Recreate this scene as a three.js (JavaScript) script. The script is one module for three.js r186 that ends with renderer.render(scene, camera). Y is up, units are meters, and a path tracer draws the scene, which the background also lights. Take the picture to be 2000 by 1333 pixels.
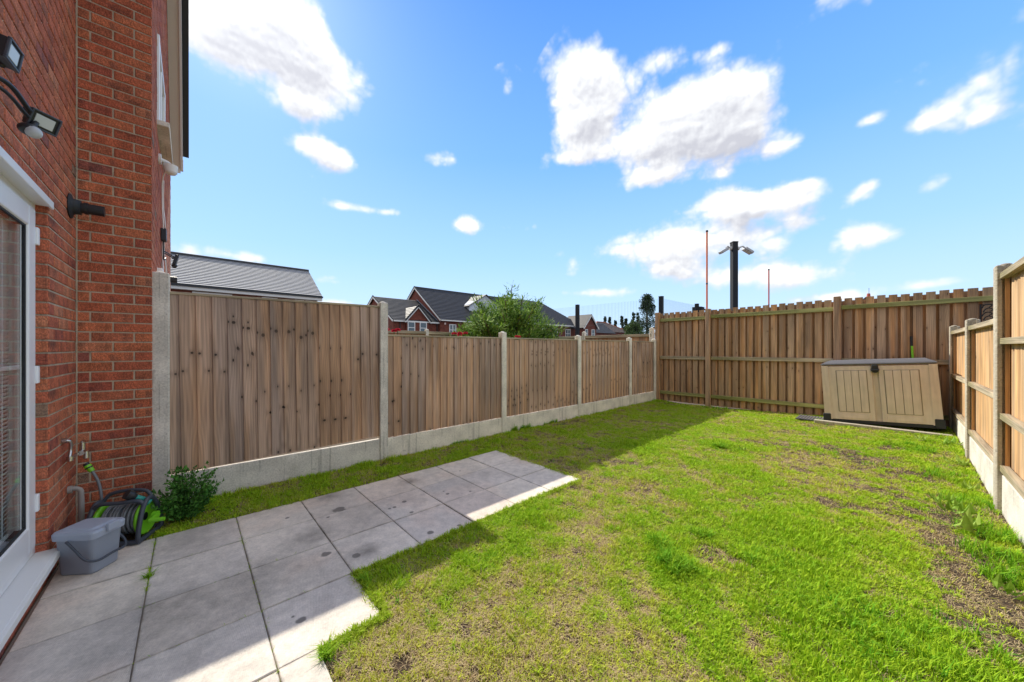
import * as THREE from 'three';
import { mergeGeometries } from 'three/addons/utils/BufferGeometryUtils.js';
import { RoundedBoxGeometry } from 'three/addons/geometries/RoundedBoxGeometry.js';

// ---------------------------------------------------------------- camera, sky, sun, exposure
const EYE = 1.355, F = 687, W = 2000, H = 1333, HORIZON = 680;
const EXPOSURE = 1.5, SKY_GAIN = 1.3;
const SUN_DIR = new THREE.Vector3(0.06, 0.845, -1).normalize();      // towards the sun
const SUN_STRENGTH = 3.9;

const scene = new THREE.Scene();
const camera = new THREE.PerspectiveCamera(2 * Math.atan(H / 2 / F) * 180 / Math.PI, W / H, 0.05, 1500);
camera.position.set(0, EYE, 0);
camera.rotation.order = 'YXZ';
camera.rotation.y = -42.5 * Math.PI / 180;
camera.setViewOffset(W, H, 0, -(HORIZON - H / 2), W, H);
camera.updateProjectionMatrix();

const renderer = new THREE.WebGLRenderer({ antialias: true });
renderer.setSize(1024, 682);
renderer.toneMapping = THREE.LinearToneMapping;
renderer.toneMappingExposure = EXPOSURE;
renderer.outputColorSpace = THREE.SRGBColorSpace;
renderer.shadowMap.enabled = true;
renderer.shadowMap.type = THREE.PCFSoftShadowMap;

const sun = new THREE.DirectionalLight(new THREE.Color(1.0, 0.93, 0.80), SUN_STRENGTH);
sun.position.copy(SUN_DIR).multiplyScalar(60).add(new THREE.Vector3(4, 0, -2));
sun.target.position.set(4, 0, -2);
sun.castShadow = true;
sun.shadow.mapSize.set(2048, 2048);
Object.assign(sun.shadow.camera, { left: -22, right: 22, top: 22, bottom: -22, near: 1, far: 160 });
sun.shadow.radius = 1.2;
sun.shadow.bias = -0.0005;
scene.add(sun, sun.target);

// a pixel of the photograph is a direction; the plane it lies on gives the place
const SA = Math.sin(42.5 * Math.PI / 180), CA = Math.cos(42.5 * Math.PI / 180);
const depthOf = (x, z) => SA * x - CA * z;
function ground(px, py, h = 0) { const D = F * (EYE - h) / (py - HORIZON), X = (px - 1000) / F * D; return [CA * X + SA * D, SA * X - CA * D]; }
function onX(px, x) { const r = (px - 1000) / F; return (r * SA * x - CA * x) / (SA + r * CA); }
function onZ(px, z) { const r = (px - 1000) / F; return -z * (SA + CA * r) / (CA - SA * r); }
function atDepth(px, py, D) { const X = (px - 1000) / F * D; return [CA * X + SA * D, EYE + (HORIZON - py) * D / F, SA * X - CA * D]; }
function dirOf(px, py) { return new THREE.Vector3(CA * (px - 1000) / F + SA, (HORIZON - py) / F, SA * (px - 1000) / F - CA).normalize(); }

// ---------------------------------------------------------------- random numbers and noise
function rng(seed) { let a = seed >>> 0; return () => { a = (a + 0x6D2B79F5) | 0; let t = Math.imul(a ^ (a >>> 15), 1 | a); t = (t + Math.imul(t ^ (t >>> 7), 61 | t)) ^ t; return ((t ^ (t >>> 14)) >>> 0) / 4294967296; }; }
const HASH = new Float32Array(65536); { const r = rng(77); for (let i = 0; i < 65536; i++) HASH[i] = r(); }
const h2 = (x, y) => HASH[((x * 374761 + y * 668265 + (x ^ (y * 31)) * 97) & 65535)];
const sm = (t) => t * t * (3 - 2 * t);
const clamp = (v, a = 0, b = 1) => Math.min(b, Math.max(a, v));
const sstep = (a, b, v) => sm(clamp((v - a) / (b - a)));
const mix = (a, b, t) => a + (b - a) * t;
function vn(x, y, per = 0, seed = 0) {                              // value noise, tileable when per > 0
  const xi = Math.floor(x), yi = Math.floor(y); let fx = x - xi, fy = y - yi; fx = fx * fx * (3 - 2 * fx); fy = fy * fy * (3 - 2 * fy);
  let x0, x1, y0, y1;
  if (per) { x0 = ((xi % per) + per) % per; x1 = (x0 + 1) % per; y0 = ((yi % per) + per) % per; y1 = (y0 + 1) % per; } else { x0 = xi & 4095; x1 = (xi + 1) & 4095; y0 = yi & 4095; y1 = (yi + 1) & 4095; }
  const so = seed * 131, sp = seed * 57; x0 += so; x1 += so; y0 += sp; y1 += sp;
  const a = HASH[(x0 * 374761 + y0 * 668265 + (x0 ^ (y0 * 31)) * 97) & 65535], b = HASH[(x1 * 374761 + y0 * 668265 + (x1 ^ (y0 * 31)) * 97) & 65535], c = HASH[(x0 * 374761 + y1 * 668265 + (x0 ^ (y1 * 31)) * 97) & 65535], d = HASH[(x1 * 374761 + y1 * 668265 + (x1 ^ (y1 * 31)) * 97) & 65535];
  return a + (b - a) * fx + (c - a) * fy + (a - b - c + d) * fx * fy;
}
function fbm(x, y, oct = 4, per = 0, seed = 0) { let s = 0, a = 0.5, n = 0; for (let i = 0; i < oct; i++) { s += a * vn(x, y, per, seed + i); n += a; a *= 0.5; x *= 2; y *= 2; per *= 2; } return s / n; }
function h3(x, y, z) { return HASH[((x * 374761 + y * 668265 + z * 982451 + (x ^ (y * 31) ^ (z * 17)) * 97) & 65535)]; }
function vn3(x, y, z) {
  const xi = Math.floor(x), yi = Math.floor(y), zi = Math.floor(z), fx = sm(x - xi), fy = sm(y - yi), fz = sm(z - zi);
  const l = (dz) => { const a = h3(xi, yi, zi + dz), b = h3(xi + 1, yi, zi + dz), c = h3(xi, yi + 1, zi + dz), d = h3(xi + 1, yi + 1, zi + dz); return a + (b - a) * fx + (c - a) * fy + (a - b - c + d) * fx * fy; };
  const p = l(0); return p + (l(1) - p) * fz;
}

// ---------------------------------------------------------------- the sky: blue air with fair-weather cumulus
const s2l = (c) => (c <= 0.04045 ? c / 12.92 : Math.pow((c + 0.055) / 1.055, 2.4));
const rgbl = (r, g, b) => [s2l(r / 255), s2l(g / 255), s2l(b / 255)];
{
  const SW = 3072, SH = 1536, data = new Float32Array(SW * SH * 4);
  const stops = [[0, rgbl(206, 229, 251)], [5, rgbl(190, 221, 252)], [14, rgbl(158, 203, 252)], [28, rgbl(116, 173, 247)], [45, rgbl(82, 143, 236)], [65, rgbl(62, 122, 218)], [90, rgbl(52, 108, 205)]];
  // clouds: direction of the middle, half width and half height (pixels of the photograph), weight
  const list = [
    [520, 60, 170, 105, 1.15], [430, 40, 110, 90, .75], [600, 130, 95, 70, 1], [610, 205, 70, 42, .85], [560, 200, 60, 40, .6], [650, 310, 62, 36, .8], [600, 285, 40, 22, .6], [866, 312, 44, 42, .8],
    [690, 405, 60, 15, .65], [765, 414, 40, 13, .65], [912, 441, 42, 20, .75], [1040, 446, 34, 17, .75], [985, 445, 26, 12, .4], [990, 182, 24, 34, .6],
    [1165, 165, 78, 85, 1], [1150, 240, 80, 60, .9], [1290, 115, 56, 36, .6], [1370, 205, 120, 80, 1.1], [1450, 250, 110, 65, 1.1], [1300, 270, 120, 55, 1], [1140, 300, 70, 34, .8], [1530, 285, 45, 36, .85], [1265, 348, 90, 30, .8], [1400, 100, 40, 22, .45], [1410, 338, 22, 16, .45],
    [1470, 405, 120, 32, .85], [1400, 400, 50, 26, .7], [1560, 435, 60, 22, .6], [1690, 458, 90, 40, .85], [1690, 375, 40, 27, .85], [1570, 367, 24, 14, .65], [1815, 367, 56, 30, .8],
    [1950, 140, 85, 58, .85], [1930, 215, 60, 46, .8], [1815, 238, 48, 34, .75], [1700, 235, 40, 16, .4], [2060, 200, 70, 60, .6],
    [1240, 490, 110, 42, .95], [1370, 478, 120, 40, 1], [1480, 478, 70, 30, .7], [1440, 538, 160, 34, .95], [1310, 530, 90, 26, .7], [1160, 573, 110, 15, .7], [1560, 545, 50, 20, .5],
    [420, 492, 80, 24, .85], [490, 505, 50, 16, .7], [360, 490, 50, 26, .8], [640, 547, 44, 14, .55], [660, 592, 60, 10, .5], [1850, 552, 120, 15, .65], [1620, 582, 80, 11, .55], [1000, 590, 120, 9, .35], [760, 560, 60, 8, .3],
  ];
  const blobs = [];
  const addBlob = (c, e1, e2, w) => { const a1 = e1.length(), a2 = e2.length(); blobs.push({ c, e1: e1.clone().multiplyScalar(1 / (a1 * a1)), e2: e2.clone().multiplyScalar(1 / (a2 * a2)), w, lim: Math.cos(Math.min(1.2, Math.max(a1, a2) * 1.7)) }); };
  for (const [px, py, rx0, ry0, w] of list) {
    const rx = rx0 * 1.1, ry = ry0 * 1.1;
    const c = dirOf(px, py), a = dirOf(px + rx, py), b = dirOf(px, py - ry);
    addBlob(c, a.multiplyScalar(1 / a.dot(c)).sub(c), b.multiplyScalar(1 / b.dot(c)).sub(c), w + 0.17);
  }
  const rr = rng(5);
  for (let k = 0; k < 170; k++) {                                   // the same kind of sky goes on all round
    const az = rr() * Math.PI * 2, el = 0.06 + Math.pow(rr(), 1.3) * 1.25;
    const c = new THREE.Vector3(Math.cos(el) * Math.cos(az), Math.sin(el), Math.cos(el) * Math.sin(az));
    const fwd = c.x * SA - c.z * CA, right = c.x * CA + c.z * SA;
    if (fwd > 0.1 && Math.abs(right / fwd) < 2.7 && c.y / fwd < 3.4) continue;
    const e1 = new THREE.Vector3(-Math.sin(az), 0, Math.cos(az)), e2 = new THREE.Vector3().crossVectors(c, e1);
    const s = (0.08 + 0.17 * rr()) * (0.45 + Math.min(1, el * 1.4));
    for (let j = 0; j < 3; j++) {
      const c2 = c.clone().addScaledVector(e1, (rr() - 0.5) * s * 2.2).addScaledVector(e2, (rr() - 0.5) * s * 0.5).normalize();
      addBlob(c2, e1.clone().multiplyScalar(s * (0.7 + 0.6 * rr())), e2.clone().multiplyScalar(s * (0.3 + 0.25 * rr())), 0.7 + 0.4 * rr());
    }
  }
  let near = blobs;
  function mass(x, y, z) {
    let m = 0;
    for (let i = 0; i < near.length; i++) { const b = near[i];
      const k = x * b.c.x + y * b.c.y + z * b.c.z;
      if (k < b.lim) continue;
      const px = x / k - b.c.x, py = y / k - b.c.y, pz = z / k - b.c.z;
      const u = px * b.e1.x + py * b.e1.y + pz * b.e1.z, v = px * b.e2.x + py * b.e2.y + pz * b.e2.z;
      const q = u * u + (v < 0 ? v * v * 1.5 : v * v);
      if (q < 2.6) { const f = b.w * Math.exp(-1.25 * q); m = m + f - m * f * 0.62; }
    }
    return m;
  }
  function turb(x, y, z, oct) { let s = 0, a = 0.5, f = 8; for (let i = 0; i < oct; i++) { const v = vn3(x * f + 31 + 5 * i, y * f * 1.15 + 7 * i, z * f + 11); s += a * (i < 2 ? v - 0.5 : 0.75 * (Math.abs(2 * v - 1) - 0.46)); a *= 0.58; f *= 2.05; } return s; }   // billows
  const col = [0, 0, 0], tiles = [];
  for (let tj = 0; tj < SH / 64; tj++) for (let ti = 0; ti < SW / 32; ti++) {   // which clouds reach which patch of sky
    const el = ((SH / 2 + tj * 32 + 16) / SH - 0.5) * Math.PI, az = ((ti * 32 + 16) / SW - 0.5) * 2 * Math.PI, x = Math.cos(el) * Math.cos(az), y = Math.sin(el), z = Math.cos(el) * Math.sin(az);
    tiles.push(blobs.filter((b) => Math.acos(clamp(x * b.c.x + y * b.c.y + z * b.c.z, -1, 1)) < Math.acos(b.lim) + 0.09));
  }
  for (let j = SH / 2; j < SH; j++) {
    const el = ((j + 0.5) / SH - 0.5) * Math.PI, eld = el * 180 / Math.PI, y = Math.sin(el), ce = Math.cos(el);
    let k = 0; while (k < stops.length - 2 && eld > stops[k + 1][0]) k++;
    const t = sm(clamp((eld - stops[k][0]) / (stops[k + 1][0] - stops[k][0])) * 0.5 + 0.25) , tt = clamp((eld - stops[k][0]) / (stops[k + 1][0] - stops[k][0]));
    for (let i = 0; i < SW; i++) {
      if (i % 32 === 0) near = tiles[((j - SH / 2) >> 5) * (SW / 32) + (i >> 5)];
      const az = ((i + 0.5) / SW - 0.5) * 2 * Math.PI, x = ce * Math.cos(az), z = ce * Math.sin(az);
      for (let c = 0; c < 3; c++) col[c] = mix(stops[k][1][c], stops[k + 1][1][c], tt);
      const cs = x * SUN_DIR.x + y * SUN_DIR.y + z * SUN_DIR.z, ang = Math.acos(clamp(cs, -1, 1));
      const glow = 0.50 * Math.exp(-ang * 7.5) + 0.06 * Math.exp(-ang * 2.2);
      col[0] += glow; col[1] += glow * 0.97; col[2] += glow * 0.9;
      const m = mass(x, y, z);
      if (m > 0.03) {
        const n = turb(x, y, z, 8), d = m + n * 1.9 - 0.52;
        if (d > -0.16) {
          const at = (k) => { const ux = x + SUN_DIR.x * k, uy = y + k, uz = z + SUN_DIR.z * k * 0.5, ul = 1 / Math.hypot(ux, uy, uz); return mass(ux * ul, uy * ul, uz * ul) + 1.9 * turb(ux * ul, uy * ul, uz * ul, k < 0.02 ? 6 : 3) - 0.52; };
          const dn = at(0.013), df = at(0.05), cover = sstep(-0.15, 0.42, d), thick = sstep(-0.05, 0.55, d);
          const shade = clamp(0.0 + 0.72 * clamp(df, 0, 1) + 1.5 * (dn - d) * thick, 0, 1);
          const br = mix(0.80, 0.97, thick) * (1 - 0.46 * shade) + glow * 0.4;
          col[0] = mix(col[0], br * 0.97, cover); col[1] = mix(col[1], br * 0.988, cover); col[2] = mix(col[2], br * 1.0 + 0.05 * shade, cover);
        }
      }
      const o = (j * SW + i) * 4;
      const gk = SKY_GAIN / EXPOSURE; data[o] = col[0] * gk; data[o + 1] = col[1] * gk; data[o + 2] = col[2] * gk; data[o + 3] = 1;
    }
  }
  const low = [0.30, 0.34, 0.30];
  for (let j = 0; j < SH / 2; j++) for (let i = 0; i < SW; i++) { const o = (j * SW + i) * 4; data[o] = low[0]; data[o + 1] = low[1]; data[o + 2] = low[2]; data[o + 3] = 1; }
  const sky = new THREE.DataTexture(data, SW, SH, THREE.RGBAFormat, THREE.FloatType);
  sky.mapping = THREE.EquirectangularReflectionMapping;
  sky.magFilter = sky.minFilter = THREE.LinearFilter;
  sky.wrapS = THREE.RepeatWrapping;
  sky.needsUpdate = true;
  scene.background = sky;
  scene.environment = sky;
}
console.log('sky done', Math.round(performance.now()));

// ---------------------------------------------------------------- helpers
const used = {};
function numbered(n) { used[n] = (used[n] ?? -1) + 1; return used[n] ? `${n}_${String(used[n]).padStart(3, '0')}` : n; }
function shadows(o) { o.castShadow = true; o.receiveShadow = true; return o; }
function tag(o, label, category, group, kind) { if (label) o.userData.label = label; if (category) o.userData.category = category; if (group) o.userData.group = group; if (kind) o.userData.kind = kind; return o; }
function thing(name, label, category, pos = [0, 0, 0], turn = 0, group) {
  const g = new THREE.Group(); g.name = numbered(name); g.position.set(...pos); g.rotation.y = turn; scene.add(g);
  return tag(g, label, category, group);
}
function part(name, geo, mat, parent, pos, rot) {
  const m = shadows(new THREE.Mesh(Array.isArray(geo) ? merge(geo) : geo, mat)); m.name = name;
  if (pos) m.position.set(...pos); if (rot) m.rotation.set(...rot);
  parent.add(m); return m;
}
function solo(name, geo, mat, label, category, group, kind) {
  const m = shadows(new THREE.Mesh(Array.isArray(geo) ? merge(geo) : geo, mat)); m.name = numbered(name); scene.add(m);
  return tag(m, label, category, group, kind);
}
function merge(list) { return mergeGeometries(list.map((g) => { const n = g.index ? g.toNonIndexed() : g; for (const k of Object.keys(n.attributes)) if (!['position', 'normal', 'uv'].includes(k)) n.deleteAttribute(k); return n; })); }
function metric(g, ou = 0, ov = 0, swap = false) {                  // uv in metres, by the way each face points
  const p = g.attributes.position, n = g.attributes.normal, uv = new Float32Array(p.count * 2);
  for (let i = 0; i < p.count; i++) {
    const ax = Math.abs(n.getX(i)), ay = Math.abs(n.getY(i)), az = Math.abs(n.getZ(i));
    let u, v;
    if (ax >= ay && ax >= az) { u = p.getZ(i); v = p.getY(i); } else if (ay >= az) { u = p.getX(i); v = p.getZ(i); } else { u = p.getX(i); v = p.getY(i); }
    if (swap) { const t = u; u = v; v = t; }
    uv[2 * i] = u + ou; uv[2 * i + 1] = v + ov;
  }
  g.setAttribute('uv', new THREE.BufferAttribute(uv, 2)); return g;
}
function box(w, h, d, x = 0, y = 0, z = 0) { const g = new THREE.BoxGeometry(w, h, d); g.translate(x, y, z); return metric(g); }
function span(x0, x1, y0, y1, z0, z1) { return box(Math.abs(x1 - x0), Math.abs(y1 - y0), Math.abs(z1 - z0), (x0 + x1) / 2, (y0 + y1) / 2, (z0 + z1) / 2); }
function rbox(w, h, d, r, x = 0, y = 0, z = 0, seg = 2) { const g = new RoundedBoxGeometry(w, h, d, seg, r); g.translate(x, y, z); return metric(g); }
function tube(pts, r, seg = 24, rad = 8) { return new THREE.TubeGeometry(new THREE.CatmullRomCurve3(pts.map((p) => new THREE.Vector3(...p))), seg, r, rad, false); }
function cyl(r0, r1, h, x = 0, y = 0, z = 0, axis = 'y', seg = 20) { const g = new THREE.CylinderGeometry(r0, r1, h, seg); if (axis === 'x') g.rotateZ(-Math.PI / 2); if (axis === 'z') g.rotateX(Math.PI / 2); g.translate(x, y, z); return g; }
// a block whose +z (or chosen) face has worn, chamfered edges: 18 triangles
function chamfer(w, h, d, c) {                                      // front face at z = d/2, open at the back
  const x = w / 2, y = h / 2, f = d / 2, b = -d / 2, s = f - c;
  const F0 = [[-x + c, -y + c, f], [x - c, -y + c, f], [x - c, y - c, f], [-x + c, y - c, f]], R = [[-x, -y, s], [x, -y, s], [x, y, s], [-x, y, s]], B = [[-x, -y, b], [x, -y, b], [x, y, b], [-x, y, b]];
  const P = [], q = (a, bb, cc, dd) => P.push(...a, ...bb, ...cc, ...a, ...cc, ...dd);
  q(...F0);
  for (let i = 0; i < 4; i++) { const j = (i + 1) % 4; q(R[i], R[j], F0[j], F0[i]); q(B[i], B[j], R[j], R[i]); }
  const g = new THREE.BufferGeometry(); g.setAttribute('position', new THREE.Float32BufferAttribute(P, 3)); g.computeVertexNormals(); return g;
}
function dataTex(w, h, fn, srgb = true) {
  const d = new Uint8Array(w * h * 4), o = [0, 0, 0];
  for (let j = 0; j < h; j++) for (let i = 0; i < w; i++) { fn(i / w, j / h, o, i, j); const k = (j * w + i) * 4; d[k] = clamp(o[0]) * 255; d[k + 1] = clamp(o[1]) * 255; d[k + 2] = clamp(o[2]) * 255; d[k + 3] = 255; }
  const t = new THREE.DataTexture(d, w, h, THREE.RGBAFormat); t.wrapS = t.wrapT = THREE.RepeatWrapping; t.magFilter = THREE.LinearFilter; t.minFilter = THREE.LinearMipmapLinearFilter; t.generateMipmaps = true;
  if (srgb) t.colorSpace = THREE.SRGBColorSpace; t.needsUpdate = true; return t;
}
function rep(t, u, v) { const c = t.clone(); c.repeat.set(u, v); c.needsUpdate = true; return c; }
const lin = (r, g, b) => new THREE.Color().setRGB(r, g, b);
function std(color, rough = 0.8, more = {}) { return new THREE.MeshStandardMaterial({ color, roughness: rough, metalness: 0, ...more }); }

// ---------------------------------------------------------------- procedural surfaces
// weathered softwood: grain along v; 0.5 m x 2 m of timber per texture
function woodMaps(seed, base, dark, warm, knotty) {
  const r = rng(seed), knots = [];
  for (let k = 0; k < knotty; k++) knots.push([r(), r(), 0.010 + 0.020 * r() * r(), 0.0035 + 0.0045 * r(), r()]);
  const hs = new Float32Array(256 * 1024);
  const map = dataTex(256, 1024, (u, v, o, i, j) => {
    let uu = u, bend = 0, kd = 0;
    for (const k of knots) {
      let du = u - k[0]; du -= Math.round(du); let dv = v - k[1]; dv -= Math.round(dv);
      const a = du / k[2], b = dv / (k[3] * 0.9), q = a * a + b * b; if (q > 45) continue;
      bend += Math.exp(-q * 0.12) * du * 0.5;
      kd = Math.max(kd, sstep(1.2, 0.6, q) * (0.65 + 0.35 * k[4]), 0.22 * Math.exp(-q * 0.14));
    }
    uu += bend;
    const g1 = fbm(uu * 64, v * 6, 3, 0, seed), g2 = vn(uu * 200, v * 14, 0, seed + 3), g3 = fbm(u * 8, v * 5, 3, 0, seed + 5), ring = 0.5 + 0.5 * Math.sin((uu * 26 + fbm(u * 5, v * 3, 2, 0, seed + 9) * 5) * 6.283);
    const gr = 0.55 * g1 + 0.25 * g2 + 0.2 * ring, l = 0.72 + 0.42 * gr + 0.42 * (g3 - 0.5);
    const wv = sstep(0.42, 0.78, fbm(u * 6 + 3, v * 2.2, 3, 0, seed + 12));
    hs[j * 256 + i] = gr * (1 - 0.5 * kd);
    for (let c = 0; c < 3; c++) o[c] = mix(mix(base[c], warm[c], wv) * l, dark[c], kd * 0.86);
  });
  const bump = dataTex(256, 1024, (u, v, o, i, j) => { o[0] = o[1] = o[2] = hs[j * 256 + i]; }, false);
  return { map: rep(map, 2, 1 / 2.6), bump: rep(bump, 2, 1 / 2.6) };
}
function woodSet(seeds, base, dark, warm, tints, knotty, rough = 0.85) {
  const out = [];
  for (const s of seeds) { const m = woodMaps(s, base, dark, warm, knotty); for (const t of tints) out.push(std(lin(...t), rough, { map: m.map, bumpMap: m.bump, bumpScale: 0.0016 })); }
  return out;
}
const greyTints = [[1, 1, 1], [0.88, 0.88, 0.9], [1.06, 1.0, 0.94], [0.95, 0.9, 0.84]];
const panelWood = woodSet([11, 23, 37, 51], [0.74, 0.64, 0.57], [0.16, 0.125, 0.105], [0.765, 0.625, 0.51], greyTints, 30);
const paleWood = woodSet([61, 71, 83], [0.735, 0.615, 0.505], [0.28, 0.20, 0.14], [0.79, 0.605, 0.43], [[1, 1, 1], [0.9, 0.86, 0.82], [1.05, 0.97, 0.88], [0.84, 0.8, 0.78]], 7);
const warmWood = woodSet([91, 97], [0.77, 0.645, 0.50], [0.34, 0.24, 0.16], [0.81, 0.645, 0.45], [[1, 1, 1], [0.9, 0.85, 0.8], [1.05, 1.0, 0.92]], 6);
const railWood = woodSet([103], [0.74, 0.68, 0.57], [0.34, 0.28, 0.20], [0.70, 0.66, 0.46], [[1, 1, 1], [0.80, 0.95, 0.55]], 4);

const concreteMap = dataTex(512, 512, (u, v, o) => {
  const a = fbm(u * 6, v * 6, 5, 6, 2), b = vn(u * 128, v * 128, 128, 4), st = sstep(0.60, 0.80, fbm(u * 40, v * 2, 3, 0, 8)) * 0.16, pit = vn(u * 90, v * 90, 90, 13) > 0.90 ? 0.18 : 0;
  const l = 0.79 + 0.18 * (a - 0.5) + 0.10 * (b - 0.5) - st * 0.7 - pit * 0.5;
  o[0] = l * 1.0; o[1] = l * 0.975; o[2] = l * 0.925;
});
const concreteBump = dataTex(512, 512, (u, v, o) => { const l = 0.5 * fbm(u * 24, v * 24, 3, 24, 5) + 0.4 * vn(u * 128, v * 128, 128, 4) - (vn(u * 90, v * 90, 90, 13) > 0.90 ? 0.4 : 0) + 0.3; o[0] = o[1] = o[2] = l; }, false);
const concrete = std(lin(1.12, 1.12, 1.12), 0.92, { map: concreteMap, bumpMap: concreteBump, bumpScale: 0.002 });
const concreteDull = std(lin(0.80, 0.76, 0.68), 0.95, { map: concreteMap, bumpMap: concreteBump, bumpScale: 0.006 });
const concreteWhite = std(lin(1.32, 1.31, 1.27), 0.9, { map: concreteMap, bumpMap: concreteBump, bumpScale: 0.0015 });

const brickMap = dataTex(512, 512, (u, v, o) => {
  const a = fbm(u * 10, v * 10, 4, 10, 21), f = vn(u * 170, v * 110, 0, 22), smut = sstep(0.60, 0.80, fbm(u * 7 + 2, v * 9, 3, 0, 25)), bloom = sstep(0.66, 0.84, fbm(u * 9 + 5, v * 14, 3, 0, 29));
  const l = 0.78 + 0.34 * (a - 0.5) + 0.34 * (f - 0.5);
  o[0] = l * mix(1, 0.62, smut * 0.5); o[1] = l * mix(1, 0.72, smut * 0.5); o[2] = l * mix(1, 0.86, smut * 0.5);
  for (let c = 0; c < 3; c++) o[c] = mix(o[c], 0.98, bloom * 0.22);
});
const brickBump = dataTex(512, 512, (u, v, o) => { o[0] = o[1] = o[2] = 0.5 * vn(u * 150, v * 60, 0, 31) + 0.5 * fbm(u * 50, v * 50, 2, 50, 33); }, false);
const brickTones = [[0.47, 0.105, 0.052], [0.43, 0.095, 0.05], [0.51, 0.13, 0.062], [0.37, 0.078, 0.047], [0.45, 0.115, 0.06], [0.29, 0.075, 0.055], [0.26, 0.13, 0.088], [0.49, 0.15, 0.08]];
const brickMats = brickTones.map((t) => std(lin(...t.map((v, i) => v * [1.62, 1.95, 1.9][i])), 0.93, { map: rep(brickMap, 1.4, 1.4), bumpMap: rep(brickBump, 1.4, 1.4), bumpScale: 0.0025 }));
const mortar = std(lin(0.85, 0.76, 0.63), 0.97, { map: rep(concreteMap, 3, 3), bumpMap: rep(concreteBump, 3, 3), bumpScale: 0.003 });

const white = std(lin(0.88, 0.89, 0.90), 0.3);
const whiteMatt = std(lin(0.78, 0.78, 0.76), 0.6);
const cream = std(lin(0.72, 0.69, 0.60), 0.5);
const black = std(lin(0.018, 0.02, 0.024), 0.42);
const blackRubber = std(lin(0.02, 0.022, 0.025), 0.65);
const greyPlastic = std(lin(0.27, 0.30, 0.355), 0.48);
const darkPlastic = std(lin(0.055, 0.065, 0.085), 0.45);
const lime = std(lin(0.20, 0.58, 0.02), 0.4);
const teal = std(lin(0.02, 0.30, 0.24), 0.4);
const chrome = std(lin(0.55, 0.54, 0.52), 0.28, { metalness: 1 });
const glassMat = new THREE.MeshPhysicalMaterial({ color: lin(0.94, 0.97, 0.96), roughness: 0.02, transmission: 1, thickness: 0, ior: 1.5 });
const farGlass = std(lin(0.10, 0.13, 0.15), 0.08);

// ---------------------------------------------------------------- lie of the land
function landHeight(x, z) { return 0.11 * sstep(5.0, 8.9, x) * sstep(-3.2, 0.4, z) + 0.03 * sstep(-3.5, -4.1, z); }
function lawnBumps(x, z) { return 0.018 * (fbm(x * 1.7, z * 1.7, 3, 0, 40) - 0.5) + 0.012 * (fbm(x * 7, z * 7, 2, 0, 41) - 0.5); }
const soilSpots = [[1715, 955, .33], [1770, 930, .25], [1640, 985, .16], [1868, 1062, .17], [1855, 1125, .15], [1385, 1072, .10], [1425, 1095, .10], [1350, 1045, .07], [650, 1285, .09], [1930, 1150, .2], [1520, 872, .22], [1640, 880, .3], [1530, 1210, .07], [1370, 1170, .06], [1240, 905, .12], [1745, 880, .25], [1930, 1000, .16], [1960, 1090, .2], [1850, 1000, .25], [1800, 1010, .2], [1900, 1100, .2], [1950, 1200, .22], [1990, 1280, .2], [1700, 900, .3]].map(([a, b, r]) => [...ground(a, b), r]);
const drySpots = [[1150, 1050, .35], [900, 1250, .5], [1180, 1000, .25], [1080, 1200, .4], [800, 1180, .3], [1200, 1290, .4], [1600, 900, .55], [1420, 1110, .2], [1340, 880, .3], [1250, 960, .3], [760, 1300, .35], [1750, 960, .5], [1480, 1270, .18], [1900, 1240, .25]].map(([a, b, r]) => [...ground(a, b), r]);
const lushSpots = [[1320, 1105, .15], [1290, 1060, .12], [1660, 1190, .4], [1500, 1090, .3], [1440, 920, .3], [1400, 870, .2], [1640, 1290, .3], [1800, 1290, .3], [1040, 1010, .12], [1560, 1040, .35], [1890, 1330, .3], [760, 1130, .12], [1700, 1220, .2], [1250, 870, .4]].map(([a, b, r]) => [...ground(a, b), r]);
const spotSum = (L, x, z, k = 1) => { let s = 0; for (const [a, b, r] of L) { const q = ((x - a) ** 2 + (z - b) ** 2) / (r * r); if (q < 6) s += Math.exp(-q * k); } return s; };
function lawnState(x, z) {
  const n = fbm(x * 2.3 + 9, z * 2.3, 4, 0, 44) - 0.5, n2 = fbm(x * 9, z * 9, 3, 0, 48) - 0.5;
  const n3 = fbm(x * 26, z * 26, 2, 0, 49) - 0.5, soil = clamp(sstep(0.20, 0.75, spotSum(soilSpots, x, z) * 0.85 + n * 1.0 + n2 * 1.5 + n3 * 1.2) + sstep(0.17, 0.36, n2 + n * 0.5 + n3 * 0.3) * 0.8);
  const dry = clamp(0.47 + 0.33 * spotSum(drySpots, x, z, 1.2) - 0.75 * spotSum(lushSpots, x, z, 1.2) + n * 1.5 + n2 * 1.7 + n3 * 1.4);
  return { soil, dry };
}
// patio: grid of 450 mm slabs
const SX0 = -0.18, SZ0 = -3.57, SL = 0.4525;
function onPatio(x, z) {
  if (z < SZ0 || x < -0.65) return false;
  const w = 0.02 * (fbm(x * 9, z * 9, 3, 0, 50) - 0.5);
  if (x < 2.955 + w && z < -2.212 + w) return true;
  if (z < -1.76 + w) return x < 0.722 + w + 0.10 * sstep(-2.0, -1.78, z) * (fbm(z * 14, 3, 2, 0, 51) - 0.75);
  return x < 0.43 + 2.2 * w;
}

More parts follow.
